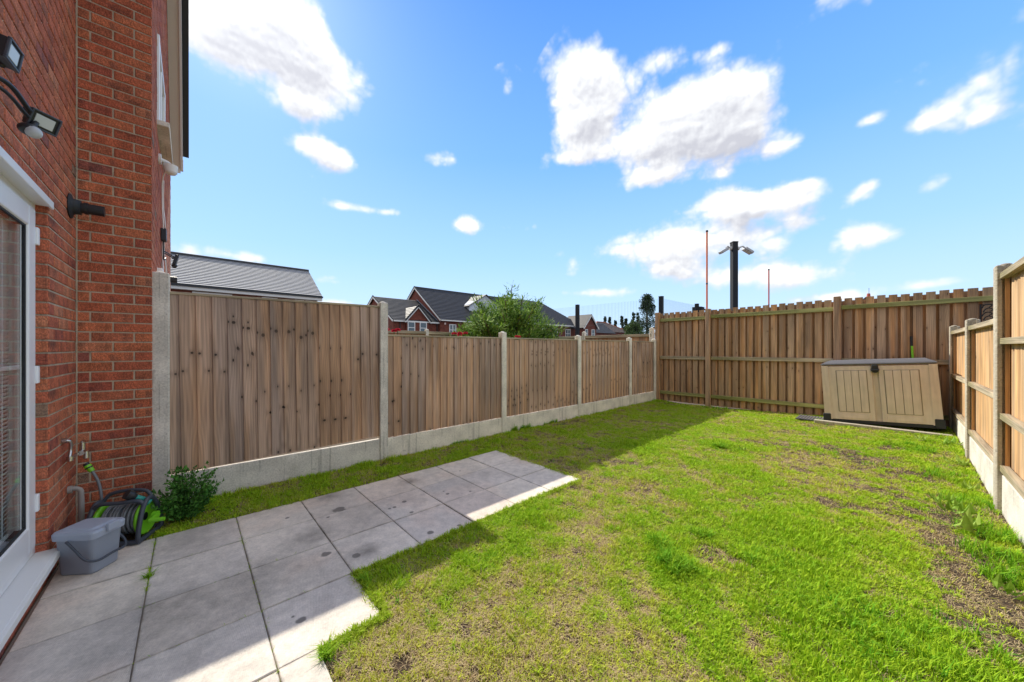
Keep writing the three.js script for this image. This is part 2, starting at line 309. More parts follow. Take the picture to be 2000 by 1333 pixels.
{
  const m = std(lin(0.10, 0.075, 0.05), 1);
  const g = new THREE.PlaneGeometry(900, 900); g.rotateX(-Math.PI / 2); g.translate(60, -0.09, -60); metric(g);
  tag(solo('ground', g, m), 'dark earth stretching away under the gardens', 'ground', null, 'structure');
  const lw = new THREE.PlaneGeometry(9.62, 4.9, 240, 130); lw.rotateX(-Math.PI / 2); lw.translate(4.16, 0, -1.8);
  const p = lw.attributes.position; for (let i = 0; i < p.count; i++) { const x = p.getX(i), z = p.getZ(i), inside = onPatio(x, z) ? -0.045 : 0; p.setY(i, landHeight(x, z) + lawnBumps(x, z) - 0.012 + inside); }
  lw.computeVertexNormals();
  const earth = dataTex(1200, 612, (u, v, o) => {
    const x = -0.65 + u * 9.62, z = 0.65 - v * 4.9, { soil, dry } = lawnState(x, z);
    const f = fbm(x * 60, z * 60, 3, 0, 60), f2 = vn(x * 240, z * 240, 0, 61), l = 0.35 + 1.0 * f * (0.5 + 0.95 * f2);
    const gr = [0.27, 0.29, 0.10], st = [0.42, 0.35, 0.19], so = [0.30, 0.235, 0.17];
    for (let c = 0; c < 3; c++) o[c] = mix(mix(gr[c], st[c], dry), so[c], soil) * l;
  });
  earth.wrapS = earth.wrapT = THREE.ClampToEdgeWrapping;
  const clods = dataTex(512, 512, (u, v, o) => { o[0] = o[1] = o[2] = fbm(u * 40, v * 40, 4, 40, 63); }, false);
  const lawn = solo('lawn', lw, std(lin(1, 1, 1), 1, { map: earth, bumpMap: rep(clods, 9.6, 4.9), bumpScale: 0.02 }));
  tag(lawn, 'patchy back garden lawn between the two wooden fences', 'lawn', null, 'structure');
}
// ---------------------------------------------------------------- patio slabs
{
  const patio = thing('patio', 'L-shaped patio of square grey concrete slabs beside the glazed door', 'patio'); patio.userData.kind = 'structure';
  const spots = [[662, 995, .05], [636, 1083, .028], [695, 1085, .028], [789, 980, .022], [770, 991, .016], [760, 994, .014], [803, 1001, .018], [874, 965, .018], [866, 960, .01], [918, 960, .012], [840, 1040, .025], [896, 1026, .018], [586, 1212, .022], [560, 1012, .016], [898, 920, .012], [640, 1011, .012], [571, 1205, .008]].map(([a, b, r]) => [...ground(a, b), r]);
  const smudge = [[715, 1075, .10, .6], [608, 1048, .13, .55], [640, 970, .12, .4], [800, 940, .08, .45], [500, 1150, .3, .25], [330, 1170, .2, .3], [300, 1230, .35, .22]].map(([a, b, r, w]) => [...ground(a, b), r, w]);
  const X0 = -0.7, Z0 = -3.6, LX = 3.7, LZ = 4.4;
  const slabMap = dataTex(1152, 1368, (u, v, o) => {
    const x = X0 + u * LX, z = Z0 + v * LZ;
    const a = fbm(x * 3, z * 3, 4, 0, 70), b = fbm(x * 22, z * 22, 3, 0, 71), f = vn(x * 260, z * 260, 0, 72), f2 = vn(x * 120 + 9, z * 120, 0, 75);
    let l = 0.835 + 0.17 * (a - 0.5) + 0.13 * (b - 0.5) + 0.08 * (f - 0.5) + 0.05 * (f2 - 0.5), br = 0.4 * sstep(0.5, 0.75, fbm(x * 2 + 7, z * 2, 3, 0, 74));
    for (const [sx, sz, r, w] of smudge) { const q = ((x - sx) ** 2 + (z - sz) ** 2) / (r * r); if (q < 5 && q > -1) l -= 0.34 * w * Math.exp(-q * 1.4) * (0.5 + fbm(x * 16, z * 16, 3, 0, 77)); }
    for (const [sx, sz, r] of spots) { if (Math.abs(x - sx) > r * 2 || Math.abs(z - sz) > r * 2) continue; const q = Math.hypot(x - sx, z - sz) / r + 0.5 * (fbm(x * 40, z * 40, 2, 0, 78) - 0.5); l = mix(l, 0.42, sstep(1.15, 0.75, q) * 0.75); }
    // dirt packed along the joints
    const jx = Math.abs(((x - SX0) / SL + 100) % 1 - 0.5), jz = Math.abs(((z - SZ0) / SL + 100) % 1 - 0.5), e = Math.max(jx, jz);
    l -= 0.22 * sstep(0.470, 0.5, e + 0.018 * (fbm(x * 30, z * 30, 2, 0, 79) - 0.5)) * fbm(x * 18, z * 18, 2, 0, 80);
    o[0] = l * mix(1.005, 1.035, br); o[1] = l * mix(0.968, 0.935, br); o[2] = l * mix(0.912, 0.845, br);
  });
  slabMap.wrapS = slabMap.wrapT = THREE.ClampToEdgeWrapping;
  const slabBump = dataTex(512, 512, (u, v, o) => { const ridges = 0.5 + 0.5 * Math.sin((u * 60 + v * 14 + 0.4 * fbm(u * 6, v * 6, 2, 0, 83)) * 6.283); o[0] = o[1] = o[2] = 0.35 * ridges + 0.5 * fbm(u * 40, v * 40, 3, 40, 82) + 0.15 * vn(u * 180, v * 180, 180, 84); }, false);
  const mats = [[1, 1, 1], [0.93, 0.93, 0.94], [1.04, 1.03, 1.0], [0.97, 0.95, 0.92]].map((t) => std(lin(...t), 0.88, { map: slabMap, bumpMap: rep(slabBump, 1 / 0.45 * LX, 1 / 0.45 * LZ), bumpScale: 0.0012 }));
  const r = rng(8), rects = [];
  for (let row = 0; row < 9; row++) for (let c = -1; c < 7; c++) {
    const z0 = SZ0 + row * SL, z1 = z0 + SL; let x0 = SX0 + c * SL, x1 = x0 + SL;
    if (c === -1) x0 = -0.60;
    if (row >= 3 && c > 1) continue;
    if (row >= 4 && c === 1) x1 = 0.43 + 0.02 * ((row * 7) % 3 - 1);
    rects.push([x0, x1, z0, z1]);
  }
  for (const [x0, x1, z0, z1] of rects) {
    const w = x1 - x0 - 0.0045, d = z1 - z0 - 0.0045;
    const g = chamfer(w, d, 0.05, 0.003); g.rotateX(-Math.PI / 2); g.translate((x0 + x1) / 2, -0.025, (z0 + z1) / 2);
    const p = g.attributes.position, uv = new Float32Array(p.count * 2);
    for (let i = 0; i < p.count; i++) { uv[2 * i] = (p.getX(i) - X0) / LX; uv[2 * i + 1] = (p.getZ(i) - Z0) / LZ; }
    g.setAttribute('uv', new THREE.BufferAttribute(uv, 2));
    const m = part('slab', g, mats[Math.floor(r() * 4)], patio); m.position.y = (r() - 0.5) * 0.005 - 0.001; m.rotation.set(0, 0, 0);
  }
  part('bedding', span(-0.61, 2.95, -0.07, -0.008, -3.56, -2.22), std(lin(0.24, 0.205, 0.16), 1), patio);
  part('bedding', span(-0.61, 0.42, -0.07, -0.008, -2.216, 0.5), std(lin(0.24, 0.205, 0.16), 1), patio);
}
console.log('ground done', Math.round(performance.now()));

// ---------------------------------------------------------------- brick walls
const COURSE = 0.075, BH = 0.065, BL = 0.215, MJ = 0.010;
const brickGeos = {};
function brickGeo(len, variant) { const k = `${Math.round(len * 1000)}_${variant}`; if (!brickGeos[k]) { const r = rng(900 + variant * 7 + Math.round(len * 1000)); brickGeos[k] = metric(chamfer(len, BH, 0.04, 0.0035), r() * 3, r() * 3); } return brickGeos[k]; }
const pickTone = (r) => { const t = r(); return t < 0.25 ? 0 : t < 0.45 ? 1 : t < 0.6 ? 2 : t < 0.68 ? 3 : t < 0.90 ? 4 : t < 0.925 ? 5 : t < 0.94 ? 6 : 7; };
// fills a rectangle (u along the wall, y up) with bricks; place(u, y) gives position, turn about y
function layBricks(parent, rows, place, seed, single) {
  const r = rng(seed), rest = {};
  for (const { y, list } of rows) for (const [u0, u1] of list) {
    const len = u1 - u0; if (len < 0.02) continue;
    const tone = pickTone(r), geo = brickGeo(len, Math.floor(r() * 6)), { p, turn } = place((u0 + u1) / 2, y + BH / 2, (r() - 0.5) * 0.003);
    if (single(u0, y)) { const m = part('brick', geo, brickMats[tone], parent, p, [0, turn, (r() - 0.5) * 0.004]); m.userData = {}; }
    else { const g = geo.clone(); g.rotateY(turn); g.translate(...p); (rest[tone] ??= []).push(g); }
  }
  return rest;
}
function bond(u0, u1, y0, y1, phase = 0) {                          // stretcher bond
  const rows = []; let k = 0;
  for (let y = y0; y + BH <= y1 + 1e-6; y += COURSE, k++) {
    const list = []; let u = u0 - ((k + phase) % 2 ? (BL + MJ) / 2 : 0);
    for (; u < u1 - 0.015; u += BL + MJ) { const a = Math.max(u, u0), b = Math.min(u + BL, u1); if (b - a > 0.02) list.push([a, b]); }
    rows.push({ y, list, k });
  }
  return rows;
}
const FX = -0.617, RZ = -4.07, NX = -0.2275;                          // facade, return wall, neighbour's front
const WALL_TOP = 4.95;
{
  // ------------------------------------------------ this house
  const house = thing('brick_house', 'red brick house with white glazed patio door opening onto the patio', 'house', [0, 0, 0]);
  const DZ0 = -3.405, DZ1 = -1.60, DTOP = 2.226, SILL = 0.128;       // door opening
  const wall = part('wall', [span(FX - 0.30, FX - 0.005, -0.1, WALL_TOP, RZ - 0.1, DZ0 - 0.004), span(FX - 0.30, FX - 0.005, DTOP + 0.02, WALL_TOP, DZ0 - 0.004, DZ1), span(FX - 0.30, FX - 0.005, -0.1, WALL_TOP, DZ1, 5), span(FX - 0.30, FX - 0.006, -0.1, SILL - 0.03, DZ0 - 0.004, DZ1)], mortar, house);
  const place = (u, y, j) => ({ p: [FX - 0.02 + j, y, u], turn: Math.PI / 2 });
  const rows = bond(RZ + 0.006, 2.4, -0.02, WALL_TOP).map((row) => ({ y: row.y, list: row.list.flatMap(([a, b]) => {
    if (row.y > DTOP - 0.005) return [[a, b]];
    const out = []; if (a < DZ0) out.push([a, Math.min(b, DZ0)]); if (b > DZ1) out.push([Math.max(a, DZ1), b]);
    if (row.y + BH < SILL && b > DZ0 && a < DZ1) out.push([Math.max(a, DZ0 + 0.006), Math.min(b, DZ1 - 0.006)]);
    return out;
  }) }));
  const rest = layBricks(wall, rows, place, 301, (u, y) => (u < DZ0 && y < 4.5) || (u < -2.55 && y > DTOP && y < 4.0) || (y < SILL && u < -2.6));
  for (const t in rest) { const m = part('brickwork', rest[t], brickMats[t], wall); m.userData.kind = 'stuff'; }
  // brick ends turning into the door reveal
  const rr = rng(12);
  for (let k = 0; ; k++) { const y = -0.02 + k * COURSE; if (y + BH > DTOP) break; if (y < SILL) continue; part('brick', brickGeo(0.098, k % 6), brickMats[pickTone(rr)], wall, [FX - 0.054, y + BH / 2, DZ0 - 0.014], [0, 0, 0]); }
  part('lintel', span(FX - 0.11, FX - 0.004, DTOP - 0.004, DTOP + 0.016, DZ0 - 0.10, DZ1 + 0.1), std(lin(0.12, 0.12, 0.11), 0.6, { metalness: 0.4 }), house);
  const roofM = std(lin(0.05, 0.055, 0.062), 0.55);
  part('soffit', span(FX, FX + 0.24, WALL_TOP - 0.012, WALL_TOP + 0.01, RZ, 5), cream, house);
  part('fascia', span(FX + 0.24, FX + 0.262, WALL_TOP - 0.03, WALL_TOP + 0.17, RZ, 5), whiteMatt, house);
  { const s = new THREE.Shape([[0.30, 0.1], [-4.6, 3.3], [-9.5, 0.1], [-9.5, 0], [0.30, 0]].map((q) => new THREE.Vector2(...q))); const g = new THREE.ExtrudeGeometry(s, { depth: 9.2, bevelEnabled: false }); g.translate(FX, WALL_TOP + 0.012, RZ); part('roof', metric(g), roofM, house); }
  part('side_wall', [span(FX - 9, FX - 0.31, -0.1, WALL_TOP, 4.7, 5), span(FX - 9, FX - 8.7, -0.1, WALL_TOP, RZ, 4.69), span(FX - 8.69, FX - 0.31, 2.6, 2.8, RZ, 4.69)], mortar, house);
  part('room_floor', span(FX - 4.2, FX - 0.31, -0.02, 0.06, RZ + 0.01, 0.6), std(lin(0.30, 0.24, 0.18), 0.6), house);
  part('room_wall', [span(FX - 4.2, FX - 0.31, 0.062, 2.6, RZ + 0.01, RZ + 0.1), span(FX - 4.3, FX - 4.2, 0.06, 2.6, RZ, 0.6), span(FX - 4.2, FX - 0.31, 0.062, 2.6, 0.5, 0.6)], std(lin(0.55, 0.53, 0.48), 0.9), house);
  // ------------------------------------------------ patio door
  const door = new THREE.Group(); door.name = 'patio_door'; house.add(door);
  const X1 = FX - 0.05, FR = 0.062, SA2 = 0.118, yb = SILL + 0.03, yt = DTOP - 0.012, zm = (DZ0 + DZ1) / 2;
  const frameBar = (x0, x1, y0, y1, z0, z1, b = 0.006) => rbox(x1 - x0, y1 - y0, z1 - z0, b, (x0 + x1) / 2, (y0 + y1) / 2, (z0 + z1) / 2);
  part('frame', [frameBar(X1 - 0.07, X1, yb, yt, DZ0 + 0.002, DZ0 + FR), frameBar(X1 - 0.07, X1, yb, yt, DZ1 - FR, DZ1 - 0.002), frameBar(X1 - 0.07, X1 - 0.001, yt - FR, yt - 0.002, DZ0 + FR - 0.004, DZ1 - FR + 0.004), frameBar(X1 - 0.07, X1 - 0.001, yb + 0.002, yb + 0.055, DZ0 + FR - 0.004, DZ1 - FR + 0.004)], white, door);
  part('head_trim', [rbox(0.075, 0.028, DZ1 - DZ0 - 0.02, 0.006, X1 + 0.022, yt - 0.008, zm - 0.006), rbox(0.012, 0.045, DZ1 - DZ0 - 0.02, 0.004, X1 + 0.062, yt - 0.012, zm - 0.006)], white, door);
  const y0 = yb + 0.056, y1 = yt - FR - 0.003;
  for (const [z0, z1] of [[DZ0 + FR + 0.003, zm - 0.002], [zm + 0.002, DZ1 - FR - 0.003]]) {
    part('sash', [frameBar(X1 - 0.062, X1 + 0.014, y0, y1, z0, z0 + SA2, 0.01), frameBar(X1 - 0.062, X1 + 0.014, y0, y1, z1 - SA2, z1, 0.01), frameBar(X1 - 0.061, X1 + 0.013, y1 - SA2, y1 - 0.001, z0 + SA2 - 0.012, z1 - SA2 + 0.012, 0.01), frameBar(X1 - 0.061, X1 + 0.013, y0 + 0.001, y0 + SA2 + 0.03, z0 + SA2 - 0.012, z1 - SA2 + 0.012, 0.01)], white, door);
    const ga = z0 + SA2, gb = z1 - SA2, gy0 = y0 + SA2 + 0.03, gy1 = y1 - SA2;
    part('gasket', [span(X1 - 0.03, X1 + 0.004, gy0 - 0.004, gy1 + 0.004, ga - 0.006, ga + 0.009), span(X1 - 0.03, X1 + 0.004, gy0 - 0.004, gy1 + 0.004, gb - 0.009, gb + 0.006), span(X1 - 0.03, X1 + 0.0035, gy1 - 0.009, gy1 + 0.006, ga + 0.009, gb - 0.009), span(X1 - 0.03, X1 + 0.0035, gy0 - 0.006, gy0 + 0.009, ga + 0.009, gb - 0.009)], blackRubber, door);
    part('spacer', [span(X1 - 0.027, X1 - 0.009, gy0, gy1, ga + 0.0095, ga + 0.026), span(X1 - 0.027, X1 - 0.009, gy0, gy1, gb - 0.026, gb - 0.0095)], std(lin(0.55, 0.57, 0.58), 0.4), door);
    part('glass_pane', span(X1 - 0.006, X1 - 0.002, gy0, gy1, ga + 0.009, gb - 0.009), glassMat, door);
    part('glazing_bar', rbox(0.018, 0.024, gb - ga - 0.03, 0.006, X1 - 0.018, 1.25, (ga + gb) / 2), white, door);
  }
  const hg = rbox(0.022, 0.10, 0.034, 0.006);
  for (const y of [0.46, 1.20, 2.0]) part('hinge', hg, white, door, [X1 + 0.012, y, DZ0 + FR - 0.012]);
  part('sill', [rbox(0.155, 0.03, DZ1 - DZ0 - 0.004, 0.006, X1 + 0.008, SILL + 0.014, zm), rbox(0.02, 0.038, DZ1 - DZ0 + 0.03, 0.006, FX + 0.04, SILL + 0.008, zm)], whiteMatt, door);
  { // venetian blind behind the glass
    const slats = []; const n = Math.floor((y1 - y0 - 0.1) / 0.022);
    for (let k = 0; k < n; k++) { const g = new THREE.BoxGeometry(0.025, 0.0012, DZ1 - DZ0 - 0.36); g.rotateZ(1.0); g.translate(X1 - 0.055, y0 + 0.08 + k * 0.022, zm); slats.push(g); }
    for (const z of [DZ0 + 0.32, zm - 0.2, zm + 0.25, DZ1 - 0.3]) slats.push(new THREE.BoxGeometry(0.002, y1 - y0 - 0.1, 0.012).translate(X1 - 0.041, (y0 + y1) / 2, z));
    const bl = solo('window_blind', slats.map((g) => metric(g)), std(lin(0.82, 0.84, 0.85), 0.5), 'pale slatted blind hanging inside the patio door', 'blind');
  }
}
{
  // ------------------------------------------------ next house, standing 0.4 m further forward
  const nb = thing('brick_house', 'neighbouring red brick house that steps forward beside the wooden fence', 'house');
  const NZ1 = -7.86, TOP = 4.39;
  const farBrickNear = std(lin(0.36, 0.11, 0.07), 0.95, { map: rep(brickMap, 0.5, 0.5) });
  const side = part('side_wall', span(FX - 0.2, NX - 0.005, -0.1, 8.4, RZ - 0.3, RZ - 0.005), mortar, nb);
  const r0 = rng(41), rows = [];
  for (let k = 0, y = -0.02; y + BH < 4.6; y += COURSE, k++) { const a = FX + 0.004, list = k % 2 ? [[a, a + 0.058], [a + 0.068, a + 0.283], [a + 0.293, NX]] : [[a, a + 0.172], [a + 0.182, NX]]; rows.push({ y, list }); }
  layBricks(side, rows, (u, y, j) => ({ p: [u, y, RZ - 0.02 + j], turn: 0 }), 302, () => true);
  part('mortar_fillet', span(FX - 0.001, FX + 0.007, 0, 4.5, RZ - 0.004, RZ + 0.006), mortar, nb);
  const PITCH = 1.3, zTop = (y) => NZ1 + Math.max(0, (y - TOP) / PITCH);   // gable: the verge climbs towards this house
  const front = part('front_wall', (() => { const sh = new THREE.Shape([[-RZ + 0.302, -0.1], [-NZ1, -0.1], [-NZ1, TOP], [-RZ + 0.302, TOP + (-NZ1 + RZ - 0.302) * PITCH]].map((p) => new THREE.Vector2(...p))); const g = new THREE.ExtrudeGeometry(sh, { depth: 0.3, bevelEnabled: false }); g.rotateY(Math.PI / 2); g.translate(NX - 0.305, 0, 0); return metric(g); })(), mortar, nb);
  const frows = bond(-RZ + 0.002, -NZ1, -0.02, 8.6, 1).map((row) => ({ y: row.y, list: row.list.map(([a, b]) => [a, Math.min(b, -zTop(row.y + BH) - 0.01)]).filter(([a, b]) => b - a > 0.03).flatMap(([a, b]) => (row.y > 3.40 && row.y < 4.34 && a < 5.79 && b > 4.69) ? [[a, Math.min(b, 4.68)], [Math.max(a, 5.80), b]].filter(([p, q]) => q - p > 0.03) : (row.y < 2.05 && a < 6.35 && b > 4.67) ? [[a, Math.min(b, 4.66)], [Math.max(a, 6.36), b]].filter(([p, q]) => q - p > 0.03) : [[a, b]]) }));
  const rest = layBricks(front, frows, (u, y, j) => ({ p: [NX - 0.02 + j, y, -u], turn: Math.PI / 2 }), 303, () => false);
  for (const t in rest) { const m = part('brickwork', rest[t], brickMats[t], front); m.userData.kind = 'stuff'; }
  part('end_wall', [span(NX - 8.5, NX - 0.302, -0.1, TOP, NZ1 + 0.002, NZ1 + 0.3), span(NX - 8.5, NX - 8.2, -0.1, TOP, NZ1 + 0.31, RZ - 0.31)], std(lin(0.36, 0.11, 0.07), 0.95, { map: rep(brickMap, 0.5, 0.5) }), nb);
  const win = part('window', [rbox(0.09, 0.06, 1.06, 0.008, NX - 0.03, 3.53, -5.24), rbox(0.09, 0.06, 1.06, 0.008, NX - 0.03, 4.29, -5.24), rbox(0.092, 0.82, 0.06, 0.008, NX - 0.029, 3.91, -4.73), rbox(0.092, 0.82, 0.06, 0.008, NX - 0.029, 3.91, -5.75), rbox(0.085, 0.74, 0.05, 0.008, NX - 0.032, 3.91, -5.24)], white, nb);
  part('pane', span(NX - 0.03, NX - 0.022, 3.55, 4.27, -5.73, -4.75), farGlass, win);
  part('sill', rbox(0.13, 0.05, 1.16, 0.008, NX + 0.02, 3.47, -5.24), concrete, win);
  const dr = part('door_head', [rbox(0.10, 0.06, 1.64, 0.008, NX - 0.02, 2.06, -5.51), rbox(0.05, 0.03, 1.64, 0.006, NX + 0.012, 2.095, -5.51), rbox(0.09, 1.95, 0.07, 0.008, NX - 0.025, 1.05, -4.71)], white, nb);
  part('pane', span(NX - 0.05, NX - 0.04, 0.1, 2.04, -6.32, -4.75), farGlass, dr);
  // parts that follow the slope of the verge: x range, how far above the wall's edge, thickness
  const raked = (x0, x1, lift, th, z0 = NZ1 - 0.05, z1 = RZ) => { const L = z1 - z0, y0 = TOP + lift, y1 = TOP + lift + L * PITCH, sh = new THREE.Shape([[-z0, y0], [-z1, y1], [-z1, y1 + th], [-z0, y0 + th]].map((p) => new THREE.Vector2(...p))); const g = new THREE.ExtrudeGeometry(sh, { depth: x1 - x0, bevelEnabled: false }); g.rotateY(Math.PI / 2); g.translate(x0, 0, 0); return metric(g); };
  part('soffit', raked(NX + 0.001, NX + 0.115, -0.09, 0.03), cream, nb);
  part('bargeboard', raked(NX + 0.116, NX + 0.142, -0.13, 0.26), whiteMatt, nb);
  part('verge_tiles', raked(NX + 0.128, NX + 0.215, 0.135, 0.10, NZ1 - 0.12), black, nb);
  part('roof', raked(NX - 8.8, NX + 0.127, 0.14, 0.09, NZ1 - 0.12), std(lin(0.04, 0.045, 0.052), 0.5), nb);
  part('box_end', [span(NX - 0.1, NX + 0.115, TOP - 0.17, TOP + 0.06, NZ1 - 0.075, NZ1 - 0.052), rbox(0.036, 0.19, 0.05, 0.006, NX + 0.13, TOP - 0.03, NZ1 - 0.08)], cream, nb);
  part('party_wall', span(NX - 8.2, FX - 0.201, 4.96, TOP + 4.6, RZ - 0.3, RZ - 0.01), farBrickNear, nb);
}
console.log('houses done', Math.round(performance.now()));

// ---------------------------------------------------------------- timber fences
// tapered (feather-edge) board standing up from y = 0, front towards +z
function boardGeo(w, h, t0, t1, ou, ov, mirror, topCut = 0) {
  const x = w / 2, P = [[-x, 0, t0], [x, 0, t1], [x, h - topCut, t1], [-x, h, t0], [-x, 0, 0], [x, 0, 0], [x, h - topCut, 0], [-x, h, 0]];
  const q = [[0, 1, 2, 3], [5, 4, 7, 6], [4, 0, 3, 7], [1, 5, 6, 2], [3, 2, 6, 7], [4, 5, 1, 0]], pos = [], uv = [];
  for (const f of q) for (const i of [0, 1, 2, 0, 2, 3]) { const p = P[f[i]]; pos.push(...p); uv.push((mirror ? -1 : 1) * (p[0] + p[2]) + ou, p[1] + ov); }
  const g = new THREE.BufferGeometry(); g.setAttribute('position', new THREE.Float32BufferAttribute(pos, 3)); g.setAttribute('uv', new THREE.Float32BufferAttribute(uv, 2)); g.computeVertexNormals(); return g;
}
function railGeo(len, h, d) { const g = new RoundedBoxGeometry(len, h, d, 1, 0.004); const p = g.attributes.position, uv = new Float32Array(p.count * 2); for (let i = 0; i < p.count; i++) { uv[2 * i] = p.getY(i) + p.getZ(i) + 0.2; uv[2 * i + 1] = p.getX(i) + 1.25; } g.setAttribute('uv', new THREE.BufferAttribute(uv, 2)); return g; }
// slotted concrete post: chamfered front, H section, domed weathered top
function concretePost(label, x, z, h, y = 0, mat = concrete, group, size = 0.098) {
  const s = new THREE.Shape(), a = size / 2, c = 0.008, sl = 0.026, sd = 0.022;
  s.moveTo(-a + c, -a).lineTo(a - c, -a).lineTo(a, -a + c).lineTo(a, -sl).lineTo(a - sd, -sl).lineTo(a - sd, sl).lineTo(a, sl).lineTo(a, a - c).lineTo(a - c, a).lineTo(-a + c, a).lineTo(-a, a - c).lineTo(-a, sl).lineTo(-a + sd, sl).lineTo(-a + sd, -sl).lineTo(-a, -sl).lineTo(-a, -a + c);
  const g = new THREE.ExtrudeGeometry(s, { depth: h + 0.25, bevelEnabled: true, bevelSize: 0.008, bevelThickness: 0.012, bevelOffset: -0.008, bevelSegments: 2 }); g.rotateX(-Math.PI / 2); g.translate(0, -0.25, 0);
  const p = thing('concrete_post', label, 'fence post', [x, y, z], 0, group);
  part('shaft', metric(g, x, z), mat, p);
  const cap = new THREE.SphereGeometry(0.036, 12, 6, 0, Math.PI * 2, 0, Math.PI / 2); cap.scale(1, 0.5, 1); cap.translate(0, h + 0.011, 0);
  part('rounded_top', cap, mat, p);
  return p;
}
function gravelBoard(label, x0, x1, z, top, mat = concrete, group) { const g = rbox(x1 - x0 - 0.054, top + 0.12, 0.046, 0.006); metric(g, x0, 0.3); const m = solo('gravel_board', g, mat, label, 'gravel board', group); m.position.set((x0 + x1) / 2, (top - 0.12) / 2, z); return m; }
// panel seen from its smooth side: overlapping boards, capping strip
function panel(label, x0, x1, y0, y1, z, mats, seed, side, group, rails, n) {
  const r = rng(seed), len = x1 - x0 - 0.052, t = thing('fence_panel', label, 'fence panel', [(x0 + x1) / 2, y0, z], 0, group), hh = y1 - y0 - 0.012;
  const pitch = len / n; let fam = 0, left = 0, mi = 0, ou = 0, ov = 0;
  for (let k = 0; k < n; k++) {
    if (!left) { left = 2 + Math.floor(r() * 5); mi = Math.floor(r() * mats.length); ou = r(); ov = 0.06 + r() * (2.6 - 0.14 - hh); fam++; }
    left--;
    const mm = mats[(Math.floor(mi / 4) * 4 + Math.floor(r() * 4)) % mats.length];
    const b = part('board', boardGeo(pitch + 0.014, hh - (r() < 0.1 ? 0.012 : 0), 0.017, 0.004, ou + 0.003 * r(), ov + (r() - 0.5) * 0.09, r() < 0.4), mm, t, [-len / 2 + pitch * (k + 0.5), 0.002 * r(), side > 0 ? 0.004 + (k % 2) * 0.0015 : -0.004]);
    if (side < 0) { b.rotation.y = Math.PI; }
    b.rotation.z = (r() - 0.5) * 0.003;
  }
  for (const ry of rails) part('rail', railGeo(len, 0.042, 0.036), railWood[0], t, [0, ry - y0, side > 0 ? -0.017 : 0.026 - 0.004]);
  part('capping', railGeo(len + 0.03, 0.022, 0.052), railWood[0], t, [0, y1 - y0 - 0.002, 0.0]);
  return t;
}
const LZ = -4.17, LX = [-0.178, 1.71, 3.62, 5.56, 7.50, 8.72];
const postsL = 'slotted concrete posts of the low fence beside the lawn';
concretePost('tall grey concrete post standing against the corner of the brick wall', LX[0] - 0.005, LZ - 0.005, 1.97, 0, concrete, null, 0.115);
concretePost('tall pale concrete post between the tall fence panel and the low ones', LX[1], LZ, 1.885, 0, concrete);
concretePost('low concrete post, first one past the tall post beside the patio', LX[2], LZ, 1.585, 0, concreteWhite);
concretePost('low concrete post, second one past the tall post beside the patio', LX[3], LZ, 1.575, 0, concreteWhite);
concretePost('low concrete post, third one past the tall post beside the patio', LX[4], LZ, 1.57, 0, concreteWhite);
concretePost('concrete post in the corner beside the tall wooden back fence', LX[5], LZ, 1.56, 0, concreteWhite);
gravelBoard('grey stained gravel board under the tall fence panel', LX[0], LX[1], LZ + 0.012, 0.275, concrete);
['whitish gravel board under the low panel beside the tall post', 'whitish gravel board under the second low fence panel from the tall post', 'whitish gravel board under the third low fence panel from the tall post', 'short whitish gravel board under the narrow corner panel'].forEach((l, i) => gravelBoard(l, LX[i + 1], LX[i + 2], LZ + 0.012, 0.265 - 0.004 * i, concreteWhite));
const tallPanel = panel('tall weathered knotty fence panel with pale capping next to the brick wall', LX[0], LX[1], 0.292, 1.836, LZ, panelWood, 201, 1, null, [0.5, 1.1, 1.7], 17);
tallPanel.rotation.z = 0.013;
panel('low knotty fence panel between the tall post and the first low post', LX[1], LX[2], 0.268, 1.51, LZ, panelWood, 202, 1, null, [0.5, 1.0, 1.45], 17);
panel('low knotty fence panel, second one past the tall post', LX[2], LX[3], 0.264, 1.51, LZ, panelWood, 203, 1, null, [0.5, 1.0, 1.45], 17);
panel('low knotty fence panel, third one past the tall post', LX[3], LX[4], 0.26, 1.51, LZ, panelWood, 204, 1, null, [0.5, 1.0, 1.45], 17);
panel('narrow low fence panel tucked in the corner by the back fence', LX[4], LX[5], 0.256, 1.51, LZ, panelWood, 205, 1, null, [0.5, 1.0, 1.45], 11);

